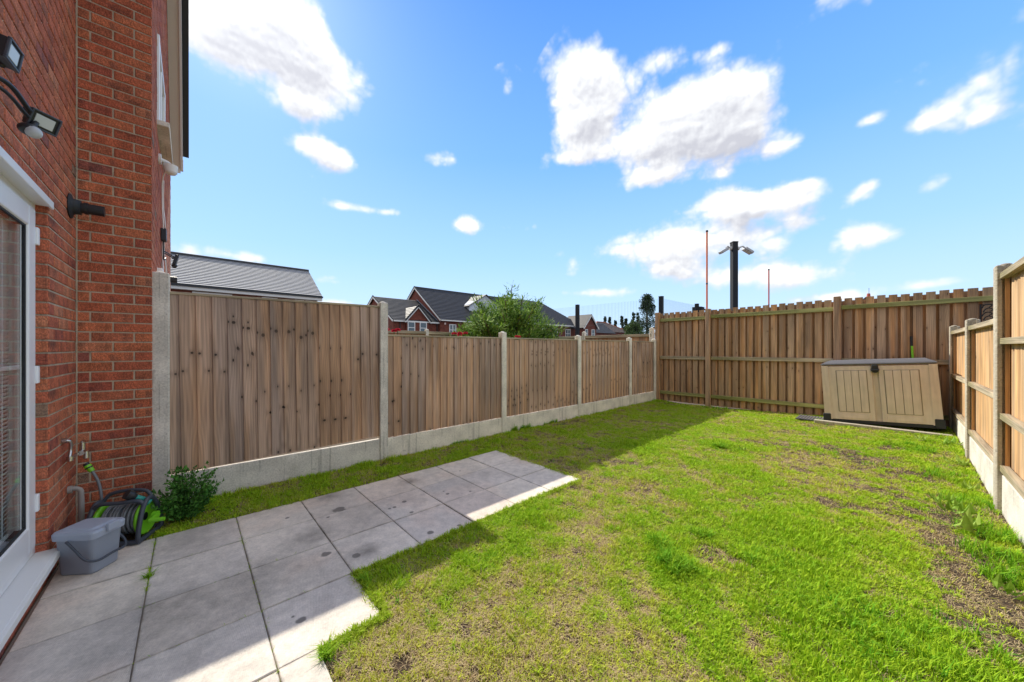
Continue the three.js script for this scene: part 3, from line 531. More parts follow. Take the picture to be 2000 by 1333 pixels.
{ // ---------------------------------------------- right-hand fence: the railed side faces the garden
  const RZ2 = 0.62, X = [1.15, 3.08, 5.0, 6.88, 8.78];
  concretePost('tall rough concrete post of the sunny fence, with a low panel on its far side', X[2], RZ2, 2.03, 0, concreteDull, null, 0.115);
  concretePost('low rough concrete post of the sunny fence between two low railed panels', X[3], RZ2, 1.68, 0.0, concreteDull, null, 0.105);
  concretePost('low concrete post of the sunny fence beside the beige storage box', X[4], RZ2, 1.68, 0.0, concreteDull, null, 0.105);
  const mk = (label, i, y0, y1, rails, seed) => {
    const r = rng(seed), x0 = X[i], x1 = X[i + 1], len = x1 - x0 - 0.058, n = 19, pitch = len / n, t = thing('fence_panel', label, 'fence panel', [(x0 + x1) / 2, y0, RZ2]), hh = y1 - y0;
    for (let k = 0; k < n; k++) part('board', boardGeo(pitch + 0.014, hh - 0.02, 0.024, 0.004, r(), 0.02 + r() * 0.85, r() < 0.5), warmWood[Math.floor(r() * warmWood.length)], t, [-len / 2 + pitch * (k + 0.5), 0, 0.036 + (k % 2) * 0.001], [0, Math.PI, 0]);
    for (const ry of rails) part('rail', railGeo(len, 0.05, 0.048), railWood[0], t, [0, ry - y0, -0.013]);
    part('end_batten', span(-len / 2, -len / 2 + 0.03, 0.01, hh - 0.03, -0.012, 0.012), warmWood[1], t);
    part('end_batten', span(len / 2 - 0.03, len / 2, 0.01, hh - 0.03, -0.012, 0.012), warmWood[1], t);
  };
  mk('tall sunlit fence panel of thin ribbed boards with pale rails', 1, 0.31, 1.97, [0.36, 0.79, 1.41, 1.95], 211);
  mk('low sunlit ribbed fence panel beside the tall rough post', 2, 0.31, 1.62, [0.36, 0.93, 1.59], 212);
  mk('low sunlit ribbed fence panel next to the beige storage box', 3, 0.34, 1.62, [0.39, 0.93, 1.59], 213);
  gravelBoard('white gravel board under the tall sunlit panel', X[1], X[2], RZ2 - 0.004, 0.305, concrete);
  gravelBoard('white gravel board between the tall rough post and the low rough post', X[2], X[3], RZ2 - 0.004, 0.305, concrete);
  gravelBoard('white gravel board between the low rough post and the storage box', X[3], X[4], RZ2 - 0.004, 0.335, concrete);
}
{ // ---------------------------------------------- back fence, nailed up as one piece
  const BX = 8.90, t = thing('back_fence', 'tall wooden back fence of vertical boards on horizontal rails', 'fence', [BX, 0, 0]), r = rng(221);
  const zs = [-4.12, -2.93, -0.73, 1.5];
  const toWorld = (m) => { m.rotation.y = -Math.PI / 2; return m; };   // local front +z becomes -x
  let z = -4.06, k = 0;
  while (z < 1.45) {
    const pitch = 0.139, inPost = zs.some((p) => Math.abs(z - p) < 0.02);
    const top = 2.245 + 0.02 * (r() - 0.5) + 0.01 * z;
    toWorld(part('board', boardGeo(0.102, top, 0.018, 0.018, r(), 0.02 + r() * 0.28, r() < 0.5), paleWood[Math.floor(r() * paleWood.length)], t, [0.0, 0.02 + 0.01 * r(), z])).rotation.z = 0;
    toWorld(part('board', boardGeo(0.10, top - 0.02 - 0.02 * r(), 0.016, 0.016, r(), 0.02 + r() * 0.28, r() < 0.5), paleWood[Math.floor(r() * paleWood.length)], t, [0.056, 0.02, z + pitch / 2]));
    z += pitch; k++;
  }
  for (let i = 0; i < 3; i++) for (const [y, m] of [[0.235, 1], [1.115, 0], [2.06, 1]]) {
    const a = zs[i] + 0.052, b = zs[i + 1] - 0.052, g = railGeo(b - a, 0.075, 0.04); g.rotateY(Math.PI / 2);
    part('rail', g, railWood[m], t, [-0.042, y + 0.02 * i * (y > 1.5 ? 1 : 0.3), (a + b) / 2]);
  }
  for (const pz of zs.slice(0, 3)) part('post', (() => { const g = new RoundedBoxGeometry(0.10, 2.55, 0.10, 1, 0.006); const p = g.attributes.position, uv = new Float32Array(p.count * 2); for (let i = 0; i < p.count; i++) { uv[2 * i] = p.getX(i) + p.getZ(i); uv[2 * i + 1] = p.getY(i) + 1.3; } g.setAttribute('uv', new THREE.BufferAttribute(uv, 2)); return g; })(), paleWood[pz < -4 ? 2 : pz < -2 ? 0 : 3], t, [-0.055, 2.275 - 1.275 + (pz > -1 ? 0.03 : -0.02), pz]);
}
{ // ---------------------------------------------- neighbour's fences beyond
  const BX = 8.92, top = 1.73, mkPanel = (label, x0, z0, x1, z1, seed, capTop, facing) => {
    const r = rng(seed), len = Math.hypot(x1 - x0, z1 - z0) - 0.05, t = thing('fence_panel', label, 'fence panel', [(x0 + x1) / 2, 0, (z0 + z1) / 2], -Math.atan2(z1 - z0, x1 - x0), 'fence panels around the next garden'), n = Math.round(len / 0.115);
    for (let k = 0; k < n; k++) part('board', boardGeo(len / n + 0.012, capTop - 0.1, 0.012, 0.005, r(), 0.02 + r() * 0.8, r() < 0.5), paleWood[Math.floor(r() * paleWood.length)], t, [-len / 2 + (k + 0.5) * len / n, 0.06, -0.005 - 0.001 * (k % 2)]);
    part('top_rail', railGeo(len, 0.075, 0.05), railWood[0], t, [0, capTop - 0.035, facing * 0.03]);
  };
  const far = -8.4, xs = [0.5, 2.5, 4.62, 6.74, 8.9], zb = [-4.28, -6.44, -8.4];
  for (let i = 0; i < 4; i++) mkPanel(['last wooden panel before the neighbouring house in the next garden\'s side fence', 'wooden side fence panel of the next garden behind the red roses', 'wooden side fence panel of the next garden behind the leafy bush', 'wooden side fence panel of the next garden meeting its back fence'][i], xs[i], far, xs[i + 1], far, 230 + i, 1.79, 1);
  for (let i = 0; i < 2; i++) mkPanel(i ? 'short wooden panel behind the leafy bush in the next garden' : 'wooden panel with pale top rail continuing the back fence into the next garden', BX, zb[i + 1], BX, zb[i], 240 + i, 1.72, 1);
  ['concrete side fence post of the next garden nearest the houses', 'concrete side fence post of the next garden between roses and leafy bush', 'concrete side fence post of the next garden inside the leafy bush'].forEach((l, i) => concretePost(l, xs[i + 1], far + 0.02, 1.83, 0, concreteWhite, 'concrete posts of the far side fence', 0.09));
  concretePost('concrete post right behind the corner of the tall back fence', BX - 0.02, -4.30, 1.86, 0, concreteWhite, null, 0.1);
  concretePost('concrete post in the middle of the next garden\'s back fence', BX - 0.02, -6.44, 1.83, 0, concreteWhite, null, 0.1);
}
console.log('fences done', Math.round(performance.now()));

// ---------------------------------------------------------------- things on and by the wall
{ // twin security floodlight
  const t = thing('security_floodlight', 'black twin-head security floodlight with sensor on the brick wall above the door', 'floodlight', [FX, 2.344, -2.196]);
  part('base', rbox(0.05, 0.11, 0.11, 0.01, 0.026, 0, 0), black, t);
  part('arm', [tube([[0.03, 0.012, -0.02], [0.10, 0.02, -0.08], [0.13, -0.01, -0.22]], 0.009), tube([[0.03, -0.02, -0.02], [0.09, -0.01, -0.08], [0.125, -0.035, -0.22]], 0.007)], black, t);
  part('arm', tube([[0.03, 0.02, 0.02], [0.10, 0.05, 0.05], [0.13, 0.0, 0.08], [0.14, 0.06, 0.09]], 0.009), black, t);
  const head = (p, ry, rx) => { const h = new THREE.Group(); h.name = 'lamp_head'; h.position.set(...p); h.rotation.set(rx, ry, 0, 'YXZ'); h.scale.setScalar(0.78); t.add(h);
    part('housing', [rbox(0.115, 0.092, 0.034, 0.006), rbox(0.085, 0.065, 0.03, 0.006, 0, 0, -0.03), rbox(0.03, 0.03, 0.03, 0.006, -0.04, 0.02, -0.03)], black, h);
    part('rim', [rbox(0.122, 0.010, 0.012, 0.004, 0, 0.044, 0.018), rbox(0.122, 0.010, 0.012, 0.004, 0, -0.044, 0.018), rbox(0.01, 0.08, 0.012, 0.004, 0.056, 0, 0.018), rbox(0.01, 0.08, 0.012, 0.004, -0.056, 0, 0.018)], darkPlastic, h);
    part('lens', rbox(0.078, 0.058, 0.006, 0.002, 0, 0, 0.0165), std(lin(0.60, 0.63, 0.62), 0.25), h);
  };
  head([0.15, -0.02, -0.27], 0.80, 0.42);
  head([0.15, 0.035, 0.115], 1.5, 0.15);
  const sn = part('sensor', (() => { const g = new THREE.SphereGeometry(0.032, 16, 12); g.scale(1, 0.75, 1); return g; })(), black, t, [0.13, -0.09, -0.215]);
  part('sensor_window', new THREE.SphereGeometry(0.024, 14, 10), std(lin(0.5, 0.52, 0.54), 0.3), sn, [0.012, -0.010, 0.012]);
  part('sensor_neck', tube([[0.14, -0.04, -0.25], [0.135, -0.065, -0.23], [0.13, -0.085, -0.215]], 0.009), black, t);
}
{ // boiler vent pipe
  const t = thing('vent_pipe', 'stubby black vent pipe with round flange on the facade beside the inner corner', 'vent pipe', [FX, 2.344, -3.885]);
  part('flange', new THREE.LatheGeometry([[0, 0], [0.085, 0], [0.083, 0.008], [0.06, 0.014], [0.052, 0.022], [0.05, 0.05], [0, 0.05]].map((p) => new THREE.Vector2(...p)), 32).rotateZ(-Math.PI / 2), blackRubber, t);
  part('pipe', [cyl(0.036, 0.036, 0.11, 0.105, 0, 0, 'x', 24), cyl(0.041, 0.041, 0.018, 0.075, 0, 0, 'x', 24)], black, t);
}
{ // outside tap
  const t = thing('garden_tap', 'chrome outside tap on a bent pipe low on the facade', 'tap', [FX, 0.645, -3.79]);
  part('supply_pipe', tube([[0.012, 0.10, 0.10], [0.03, 0.09, 0.09], [0.03, 0.03, 0.07], [0.028, -0.02, 0.085], [0.03, -0.03, 0.04], [0.045, -0.02, -0.02]], 0.0095, 30), chrome, t);
  part('elbow', [cyl(0.018, 0.018, 0.02, 0.01, 0.10, 0.10, 'x'), cyl(0.016, 0.016, 0.03, 0.03, -0.025, 0.085, 'y')], chrome, t);
  part('tap_body', [cyl(0.016, 0.018, 0.05, 0.06, -0.02, -0.05, 'z'), cyl(0.014, 0.014, 0.06, 0.06, 0.015, -0.075, 'y'), cyl(0.012, 0.015, 0.05, 0.075, -0.045, -0.085, 'y')], chrome, t);
  part('tap_handle', [rbox(0.012, 0.012, 0.06, 0.004, 0.06, 0.052, -0.075), cyl(0.007, 0.007, 0.03, 0.06, 0.042, -0.075, 'y')], chrome, t);
}
{
  const t = thing('waste_pipe', 'grey curved waste pipe stub poking from the wall below the tap', 'waste pipe', [FX, 0.372, -3.82]);
  part('pipe', tube([[0.0, 0.01, 0], [0.03, 0.015, 0], [0.055, 0.0, 0], [0.06, -0.05, 0], [0.06, -0.375, 0]], 0.015, 30, 12), std(lin(0.34, 0.31, 0.28), 0.6), t);
  part('collar', cyl(0.026, 0.026, 0.02, 0.012, 0.012, 0, 'x'), std(lin(0.34, 0.31, 0.28), 0.6), t);
}
{ // hose reel
  const t = thing('hose_reel', 'black and lime green garden hose reel with wound grey hose under the tap', 'hose reel', [-0.335, 0, -3.70], -0.42); t.scale.setScalar(0.92);
  const W2 = 0.15, fr = [];
  for (const s of [-1, 1]) fr.push(tube([[s * W2, 0.02, 0.13], [s * W2, 0.05, 0.145], [s * W2, 0.25, 0.09], [s * W2, 0.305, 0.03], [s * W2, 0.27, -0.04], [s * W2, 0.03, -0.13], [s * W2, 0.02, 0.0], [s * W2, 0.02, 0.13]], 0.016, 60, 8));
  fr.push(rbox(2 * W2 + 0.03, 0.03, 0.035, 0.01, 0, 0.02, 0.135), rbox(2 * W2 + 0.03, 0.03, 0.035, 0.01, 0, 0.02, -0.125));
  part('frame', fr, darkPlastic, t);
  part('carry_handle', [tube([[-W2, 0.265, 0.07], [-W2 * 0.8, 0.30, 0.075], [0, 0.305, 0.08], [W2 * 0.8, 0.30, 0.075], [W2, 0.265, 0.07]], 0.015, 40), tube([[-W2, 0.29, -0.02], [-W2 * 0.7, 0.345, -0.03], [W2 * 0.7, 0.345, -0.03], [W2, 0.29, -0.02]], 0.013, 40)], darkPlastic, t);
  for (const s of [-1, 1]) part('drum_flange', new THREE.LatheGeometry([[0.03, 0], [0.115, 0.0], [0.13, 0.006], [0.13, 0.022], [0.118, 0.024], [0.11, 0.012], [0.03, 0.010]].map((p) => new THREE.Vector2(...p)), 40).rotateZ(-s * Math.PI / 2), lime, t, [s * (W2 - 0.042), 0.155, 0.0]);
  part('drum', cyl(0.05, 0.05, 2 * W2 - 0.08, 0, 0.155, 0, 'x', 24), black, t);
  const coil = [];
  for (let l = 0; l < 3; l++) { const pts = []; const R = 0.066 + l * 0.019; for (let k = 0; k <= 170; k++) { const a = k / 170 * Math.PI * 2 * 8.5, x = -0.094 + 0.188 * k / 170; pts.push([(l % 2 ? -1 : 1) * x + 0.006 * Math.sin(a * 0.37 + l), 0.155 + Math.cos(a) * (R + 0.004 * Math.sin(a * 0.7)), Math.sin(a) * R]); } coil.push(tube(pts, 0.0095, 420, 7)); }
  const hoseM = std(lin(0.17, 0.18, 0.19), 0.35);
  part('wound_hose', coil, hoseM, t);
  part('crank', [cyl(0.03, 0.03, 0.03, W2 + 0.03, 0.155, 0, 'x'), rbox(0.018, 0.03, 0.12, 0.008, W2 + 0.045, 0.155, 0.05), cyl(0.014, 0.017, 0.09, W2 + 0.09, 0.155, 0.10, 'x')], lime, t);
  const gun = new THREE.Group(); gun.name = 'spray_gun'; gun.position.set(0.07, 0.335, 0.05); gun.rotation.set(0.3, 0.5, -0.9); t.add(gun);
  part('nozzle', [cyl(0.034, 0.034, 0.035, -0.03, 0, 0, 'x'), cyl(0.022, 0.03, 0.03, 0, 0, 0, 'x')], black, gun);
  part('grip', [cyl(0.026, 0.02, 0.10, 0.055, 0, 0, 'x'), cyl(0.03, 0.028, 0.02, 0.105, 0, 0, 'x')], teal, gun);
  part('inlet_hose', tube([[-W2 + 0.02, 0.10, -0.02], [-W2 - 0.03, 0.14, -0.04], [-W2 - 0.03, 0.30, -0.06], [-W2 - 0.06, 0.44, -0.075], [-W2 - 0.10, 0.525, -0.081]], 0.0095, 40), hoseM, t);
  const cn = part('hose_connector', [cyl(0.019, 0.016, 0.03, 0, -0.012, 0), cyl(0.021, 0.021, 0.02, 0, 0.02, 0)], lime, t, [-W2 - 0.112, 0.542, -0.082], [0.0, 0, 0.55]);
  part('connector_ring', [cyl(0.0222, 0.0222, 0.008, 0, 0.008, 0), cyl(0.017, 0.019, 0.018, 0, 0.04, 0)], black, cn);
}
{ // grey food waste caddy
  const t = thing('food_caddy', 'grey plastic food waste caddy with lid and dark carrying handle on the patio', 'caddy', [-0.455, 0, -3.36], -0.66);
  const body = new THREE.CylinderGeometry(0.17, 0.145, 0.235, 4, 6).rotateY(Math.PI / 4);   // squared, rounded below
  const sec = (w, d, r) => { const s = new THREE.Shape(); s.moveTo(-w + r, -d).lineTo(w - r, -d).quadraticCurveTo(w, -d, w, -d + r).lineTo(w, d - r).quadraticCurveTo(w, d, w - r, d).lineTo(-w + r, d).quadraticCurveTo(-w, d, -w, d - r).lineTo(-w, -d + r).quadraticCurveTo(-w, -d, -w + r, -d); return s.getPoints(6); };
  const loft = (rings) => { const P = []; const n = rings[0].pts.length - 1; const q = (a, b, c, d) => P.push(...a, ...b, ...c, ...a, ...c, ...d); const at = (R, i) => [R.pts[i].x, R.y, -R.pts[i].y];
    for (let k = 0; k + 1 < rings.length; k++) for (let i = 0; i < n; i++) q(at(rings[k], i), at(rings[k], i + 1), at(rings[k + 1], i + 1), at(rings[k + 1], i));
    const top = rings[rings.length - 1], bot = rings[0]; for (let i = 0; i < n; i++) { P.push(...at(top, i), ...at(top, i + 1), 0, top.y, 0); P.push(...at(bot, i + 1), ...at(bot, i), 0, bot.y, 0); }
    const g = new THREE.BufferGeometry(); g.setAttribute('position', new THREE.Float32BufferAttribute(P, 3)); g.computeVertexNormals(); return metric(g); };
  part('bin', loft([[0.092, 0.075, 0.03, 0.002], [0.096, 0.079, 0.03, 0.012], [0.108, 0.09, 0.032, 0.215], [0.114, 0.096, 0.032, 0.219], [0.114, 0.096, 0.032, 0.234]].map(([w, d, r, y]) => ({ pts: sec(w, d, r), y }))), greyPlastic, t);
  const lid = part('lid', loft([[0.12, 0.10, 0.034, 0.216], [0.122, 0.102, 0.034, 0.250], [0.114, 0.096, 0.032, 0.262], [0.094, 0.078, 0.03, 0.264], [0.086, 0.07, 0.028, 0.272], [0.078, 0.062, 0.024, 0.274]].map(([w, d, r, y]) => ({ pts: sec(w, d, r), y }))), std(lin(0.36, 0.40, 0.48), 0.45), t);
  part('catch', [rbox(0.02, 0.045, 0.065, 0.006, 0.13, 0.256, 0)], std(lin(0.36, 0.40, 0.48), 0.45), lid);
  part('handle', tube([[-0.02, 0.212, 0.105], [-0.008, 0.212, 0.112], [0.035, 0.17, 0.115], [0.095, 0.105, 0.112], [0.122, 0.085, 0.08], [0.128, 0.088, 0.0], [0.122, 0.085, -0.08], [0.095, 0.105, -0.112], [-0.008, 0.212, -0.112]], 0.007, 50), darkPlastic, t);
}
// fittings on the neighbour's wall
{
  const t = thing('security_camera', 'white dome security camera on the neighbouring brick wall', 'camera', [NX, 3.187, -4.92]);
  part('mount', [cyl(0.05, 0.05, 0.02, 0.01, 0.03, 0.02, 'x'), tube([[0.01, 0.03, 0.02], [0.06, 0.02, 0.01], [0.09, 0.0, 0.0]], 0.016, 12)], whiteMatt, t);
  part('dome', [cyl(0.055, 0.05, 0.07, 0.085, -0.035, 0), new THREE.SphereGeometry(0.047, 20, 10, 0, Math.PI * 2, Math.PI / 2, Math.PI / 2).scale(1, 0.6, 1).translate(0.085, -0.068, 0)], whiteMatt, t);
  const b = thing('junction_box', 'small black junction box with short cable on the neighbouring wall', 'junction box', [NX, 2.552, -5.25]);
  part('case', rbox(0.045, 0.13, 0.10, 0.008, 0.0225, 0, 0), black, b);
  part('cable', tube([[0.02, -0.06, 0], [0.02, -0.15, 0.0], [0.02, -0.25, -0.03], [0.03, -0.19, -0.25]], 0.005, 24), black, b);
  const f = thing('wall_lamp', 'small black floodlight on a thin arm on the neighbouring wall', 'wall lamp', [NX, 2.42, -5.58]);
  part('arm', [rbox(0.02, 0.05, 0.05, 0.005, 0.01, 0, 0.15), tube([[0.015, 0, 0.15], [0.06, -0.01, 0.05], [0.10, -0.03, -0.02]], 0.007, 12), tube([[0.015, -0.02, 0.15], [0.06, -0.03, 0.05], [0.10, -0.05, -0.02]], 0.006, 12)], black, f);
  part('lamp_head', rbox(0.03, 0.12, 0.13, 0.006, 0.115, -0.02, -0.06), black, f, [0, 0, 0], [0, 0, -0.25]);
  part('sensor', new THREE.SphereGeometry(0.026, 12, 8).translate(0.095, -0.115, -0.05), black, f);
  const v = thing('vent_pipe', 'short black vent pipe low on the neighbouring wall just above the fence', 'vent pipe', [NX, 2.136, -5.58]);
  part('flange', cyl(0.06, 0.07, 0.02, 0.01, 0, 0, 'x'), blackRubber, v);
  part('pipe', cyl(0.034, 0.034, 0.10, 0.07, 0, 0, 'x'), black, v);
  const cab = [[[0.09, 3.20, -4.92], [0.02, 3.15, -5.2], [0.012, 2.86, -5.25], [0.022, 2.63, -5.2], [0.01, 2.39, -5.3], [0.02, 2.15, -5.2], [0.012, 1.95, -4.92]], [[0.02, 3.15, -5.3], [0.014, 2.91, -5.4], [0.03, 2.67, -5.35], [0.014, 2.44, -5.58], [0.03, 2.25, -5.53], [0.02, 1.97, -5.77], [0.05, 1.87, -5.87]]];
  cab.forEach((c, i) => solo('cable', tube(c.map(([x, y, z]) => [NX + x, y, z]), 0.005, 60, 6), whiteMatt, i ? 'loose white cable hanging past the small black floodlight' : 'white cable hanging down from the dome camera', 'cable'));
}
console.log('fittings done', Math.round(performance.now()));

// ---------------------------------------------------------------- storage box and what stands by it
{
  const t = thing('storage_box', 'beige plastic garden storage box with grey lid, black latch and double doors', 'storage box', [8.10, landHeight(8.4, -0.2) + 0.03, -0.17]);
  t.rotation.set(0.052, -Math.PI / 2, 0, 'YXZ'); t.rotation.set(0, -Math.PI / 2, 0.062);
  // local: x along the front (local +x is the garden's right), z out of the front
  const beigeMap = dataTex(256, 256, (u, v, o) => { const l = 0.93 + 0.10 * (fbm(u * 40, v * 4, 3, 0, 301) - 0.5) + 0.1 * (fbm(u * 6, v * 6, 3, 6, 302) - 0.5); o[0] = 0.915 * l; o[1] = 0.835 * l; o[2] = 0.765 * l; });
  const beigeB = dataTex(256, 256, (u, v, o) => { o[0] = o[1] = o[2] = fbm(u * 5, v * 60, 3, 0, 303); }, false);
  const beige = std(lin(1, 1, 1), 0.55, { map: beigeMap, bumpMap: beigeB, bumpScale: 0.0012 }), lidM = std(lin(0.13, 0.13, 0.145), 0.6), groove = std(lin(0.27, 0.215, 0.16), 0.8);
  const TW = 1.27, BW = 1.31, HB = 0.965, DP = 0.68;
  const quadBox = (w0, w1, h, d, z0, lean = 0) => { const g = new THREE.BoxGeometry(1, 1, 1); const p = g.attributes.position; for (let i = 0; i < p.count; i++) { const top = p.getY(i) > 0; p.setXYZ(i, p.getX(i) * (top ? w1 : w0), (p.getY(i) + 0.5) * h, p.getZ(i) * d + z0 - (top ? lean : 0)); } g.computeVertexNormals(); return metric(g); };
  part('base_tray', rbox(BW + 0.02, 0.05, DP + 0.02, 0.01, 0, 0.025, -DP / 2), blackRubber, t);
  part('body', quadBox(BW - 0.02, TW - 0.02, HB - 0.05, DP - 0.03, -DP / 2 - 0.012, 0).translate(0, 0.05, 0), beige, t);
  for (const s of [-1, 1]) {
    const d = new THREE.Group(); d.name = 'door'; t.add(d); d.position.set(s * 0.3, 0.055, 0.0);
    part('door_leaf', rbox(0.525, HB - 0.075, 0.024, 0.008, 0, (HB - 0.075) / 2, -0.004), beige, d);
    for (let k = 0; k < 4; k++) part('plank', rbox(0.083, HB - 0.29, 0.012, 0.004, -s * 0.02 - 0.135 + k * 0.09, (HB - 0.075) / 2 + 0.03, 0.011), beige, d);
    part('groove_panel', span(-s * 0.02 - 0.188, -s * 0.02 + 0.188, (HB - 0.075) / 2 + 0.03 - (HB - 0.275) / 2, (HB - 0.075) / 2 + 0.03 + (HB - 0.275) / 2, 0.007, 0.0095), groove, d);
    part('bottom_rail', rbox(0.37, 0.07, 0.012, 0.004, -s * 0.02, 0.065, 0.010), beige, d);
  }
  part('corner_post', quadBox(0.10, 0.085, HB - 0.06, 0.055, -0.012).translate(-BW / 2 + 0.052, 0.05, 0), beige, t);
  part('corner_post', quadBox(0.10, 0.085, HB - 0.06, 0.055, -0.012).translate(BW / 2 - 0.052, 0.05, 0), beige, t);
  part('foot', rbox(0.10, 0.14, 0.10, 0.012, -BW / 2 + 0.035, 0.075, -0.02), blackRubber, t);
  part('foot', rbox(0.10, 0.14, 0.10, 0.012, BW / 2 - 0.035, 0.075, -0.02), blackRubber, t);
  part('lid', [rbox(TW + 0.03, 0.026, DP + 0.04, 0.01, 0, HB + 0.012, -DP / 2), quadBox(TW + 0.01, TW - 0.16, 0.045, DP - 0.0, -DP / 2 - 0.02, 0.04).translate(0, HB + 0.028, 0)], lidM, t);
  part('latch', [rbox(0.07, 0.07, 0.03, 0.012, 0, HB - 0.04, 0.022), cyl(0.045, 0.05, 0.03, 0, HB - 0.085, 0.026, 'z', 24), rbox(0.09, 0.02, 0.02, 0.008, 0, HB - 0.09, 0.045)], black, t);
  const br = thing('broom', 'lime green broom handle with black grip leaning behind the storage box', 'broom', [8.84, landHeight(8.84, 0.2) + 0.01, 0.24], 0);
  br.rotation.x = -0.045;
  part('shaft', cyl(0.014, 0.014, 1.22, 0, 0.67, 0), lime, br); part('grip', cyl(0.017, 0.015, 0.16, 0, 1.35, 0), black, br); part('broom_head', rbox(0.06, 0.08, 0.30, 0.015, 0, 0.05, 0), black, br);
  // ribbed mat
  const mt = thing('ribbed_mat', 'small grey ribbed mat lying beside the storage box', 'mat', [8.2, landHeight(8.2, -1.0) + 0.012, -1.02]);
  part('sheet', span(-0.16, 0.3, 0, 0.012, -0.2, 0.16), std(lin(0.10, 0.10, 0.11), 0.8), mt);
  for (let k = 0; k < 9; k++) part('rib', rbox(0.45, 0.012, 0.018, 0.004, 0.07, 0.016, -0.18 + k * 0.04), std(lin(0.16, 0.16, 0.17), 0.7), mt);
  const kb = solo('kerb_plank', [rbox(0.09, 0.06, 1.5, 0.01, 7.98, landHeight(8.0, -0.2) + 0.0, -0.2)], concreteDull, 'grey edging strip in the grass along the front of the storage box', 'edging');
  const orn = thing('garden_ornament', 'black scrolled metal ornament hanging on the back fence behind the tall post', 'ornament', [8.79, 1.84, 1.0]);
  const or = rng(66);
  part('frame', [span(-0.008, 0.008, -0.22, 0.17, -0.145, -0.125), span(-0.008, 0.008, -0.22, 0.17, 0.125, 0.145), span(-0.007, 0.007, 0.155, 0.17, -0.124, 0.124), span(-0.007, 0.007, -0.22, -0.205, -0.124, 0.124)], black, orn);
  for (let k = 0; k < 11; k++) { const cy = -0.16 + 0.03 * k, cz = -0.07 + 0.14 * (k % 2) + 0.02 * or(); part('scroll', tube([[0, cy - 0.03, cz - 0.05], [0.004, cy + 0.01, cz - 0.035], [0, cy + 0.03, cz], [0.004, cy + 0.005, cz + 0.04], [0, cy - 0.02, cz + 0.01]], 0.008, 18, 6), black, orn); }
}
console.log('box done', Math.round(performance.now()));

// ---------------------------------------------------------------- beyond the back fence: court fence, lamp column, poles
const darkMetal = std(lin(0.010, 0.013, 0.020), 0.8);
{
  const t = thing('mesh_fence', 'tall black wire mesh sports court fence with square posts behind the back fence', 'mesh fence');
  const HT = 3.0, pts = [[11.3, -5.15], [11.1, -8.35], [11.0, -11.6]], pb = [[11.3, -5.15], [14.2, -5.1], [17.2, -5.05], [20.2, -5.0]];
  const seen = new Set();
  const run = (L, hts) => { for (let i = 0; i + 1 < L.length; i++) {
    const [a, b] = L[i], [c, d] = L[i + 1], len = Math.hypot(c - a, d - b), n = Math.round(len / 0.055), g = [], h0 = hts[i], h1 = hts[i + 1];
    for (let k = 1; k < n; k++) { const s = k / n, h = mix(h0, h1, s) - 0.03; g.push(box(0.0035, h, 0.0035, mix(a, c, s), h / 2, mix(b, d, s))); }
    for (const y of [0.05, 0.8, 1.6, 2.2]) g.push(tube([[a, y, b], [(a + c) / 2, y, (b + d) / 2], [c, y, d]], 0.004, 2, 4));
    part('wire_mesh', g, std(lin(0.06, 0.065, 0.07), 0.5), t);
  } };
  run(pts, [HT, HT, HT]); run(pb, [HT, HT, 2.95, 2.95]);
  for (const [x, z] of [...pts, ...pb.slice(1)]) part('post', [rbox(0.12, HT + 0.02, 0.12, 0.006, x, (HT + 0.02) / 2, z), rbox(0.13, 0.02, 0.13, 0.006, x, HT + 0.025, z)], darkMetal, t);
  const [gx, , gz] = atDepth(1364, 600, 13.4);
  part('gate_box', [rbox(0.30, 0.26, 0.34, 0.01, gx, 2.78, gz), rbox(0.06, 2.7, 0.06, 0.005, gx, 1.35, gz)], darkMetal, t);
  part('top_rail', tube([[gx, 2.86, gz], [gx + 3, 2.87, gz + 0.05], [gx + 6, 2.88, gz + 0.1]], 0.03, 6, 6), darkMetal, t);
}
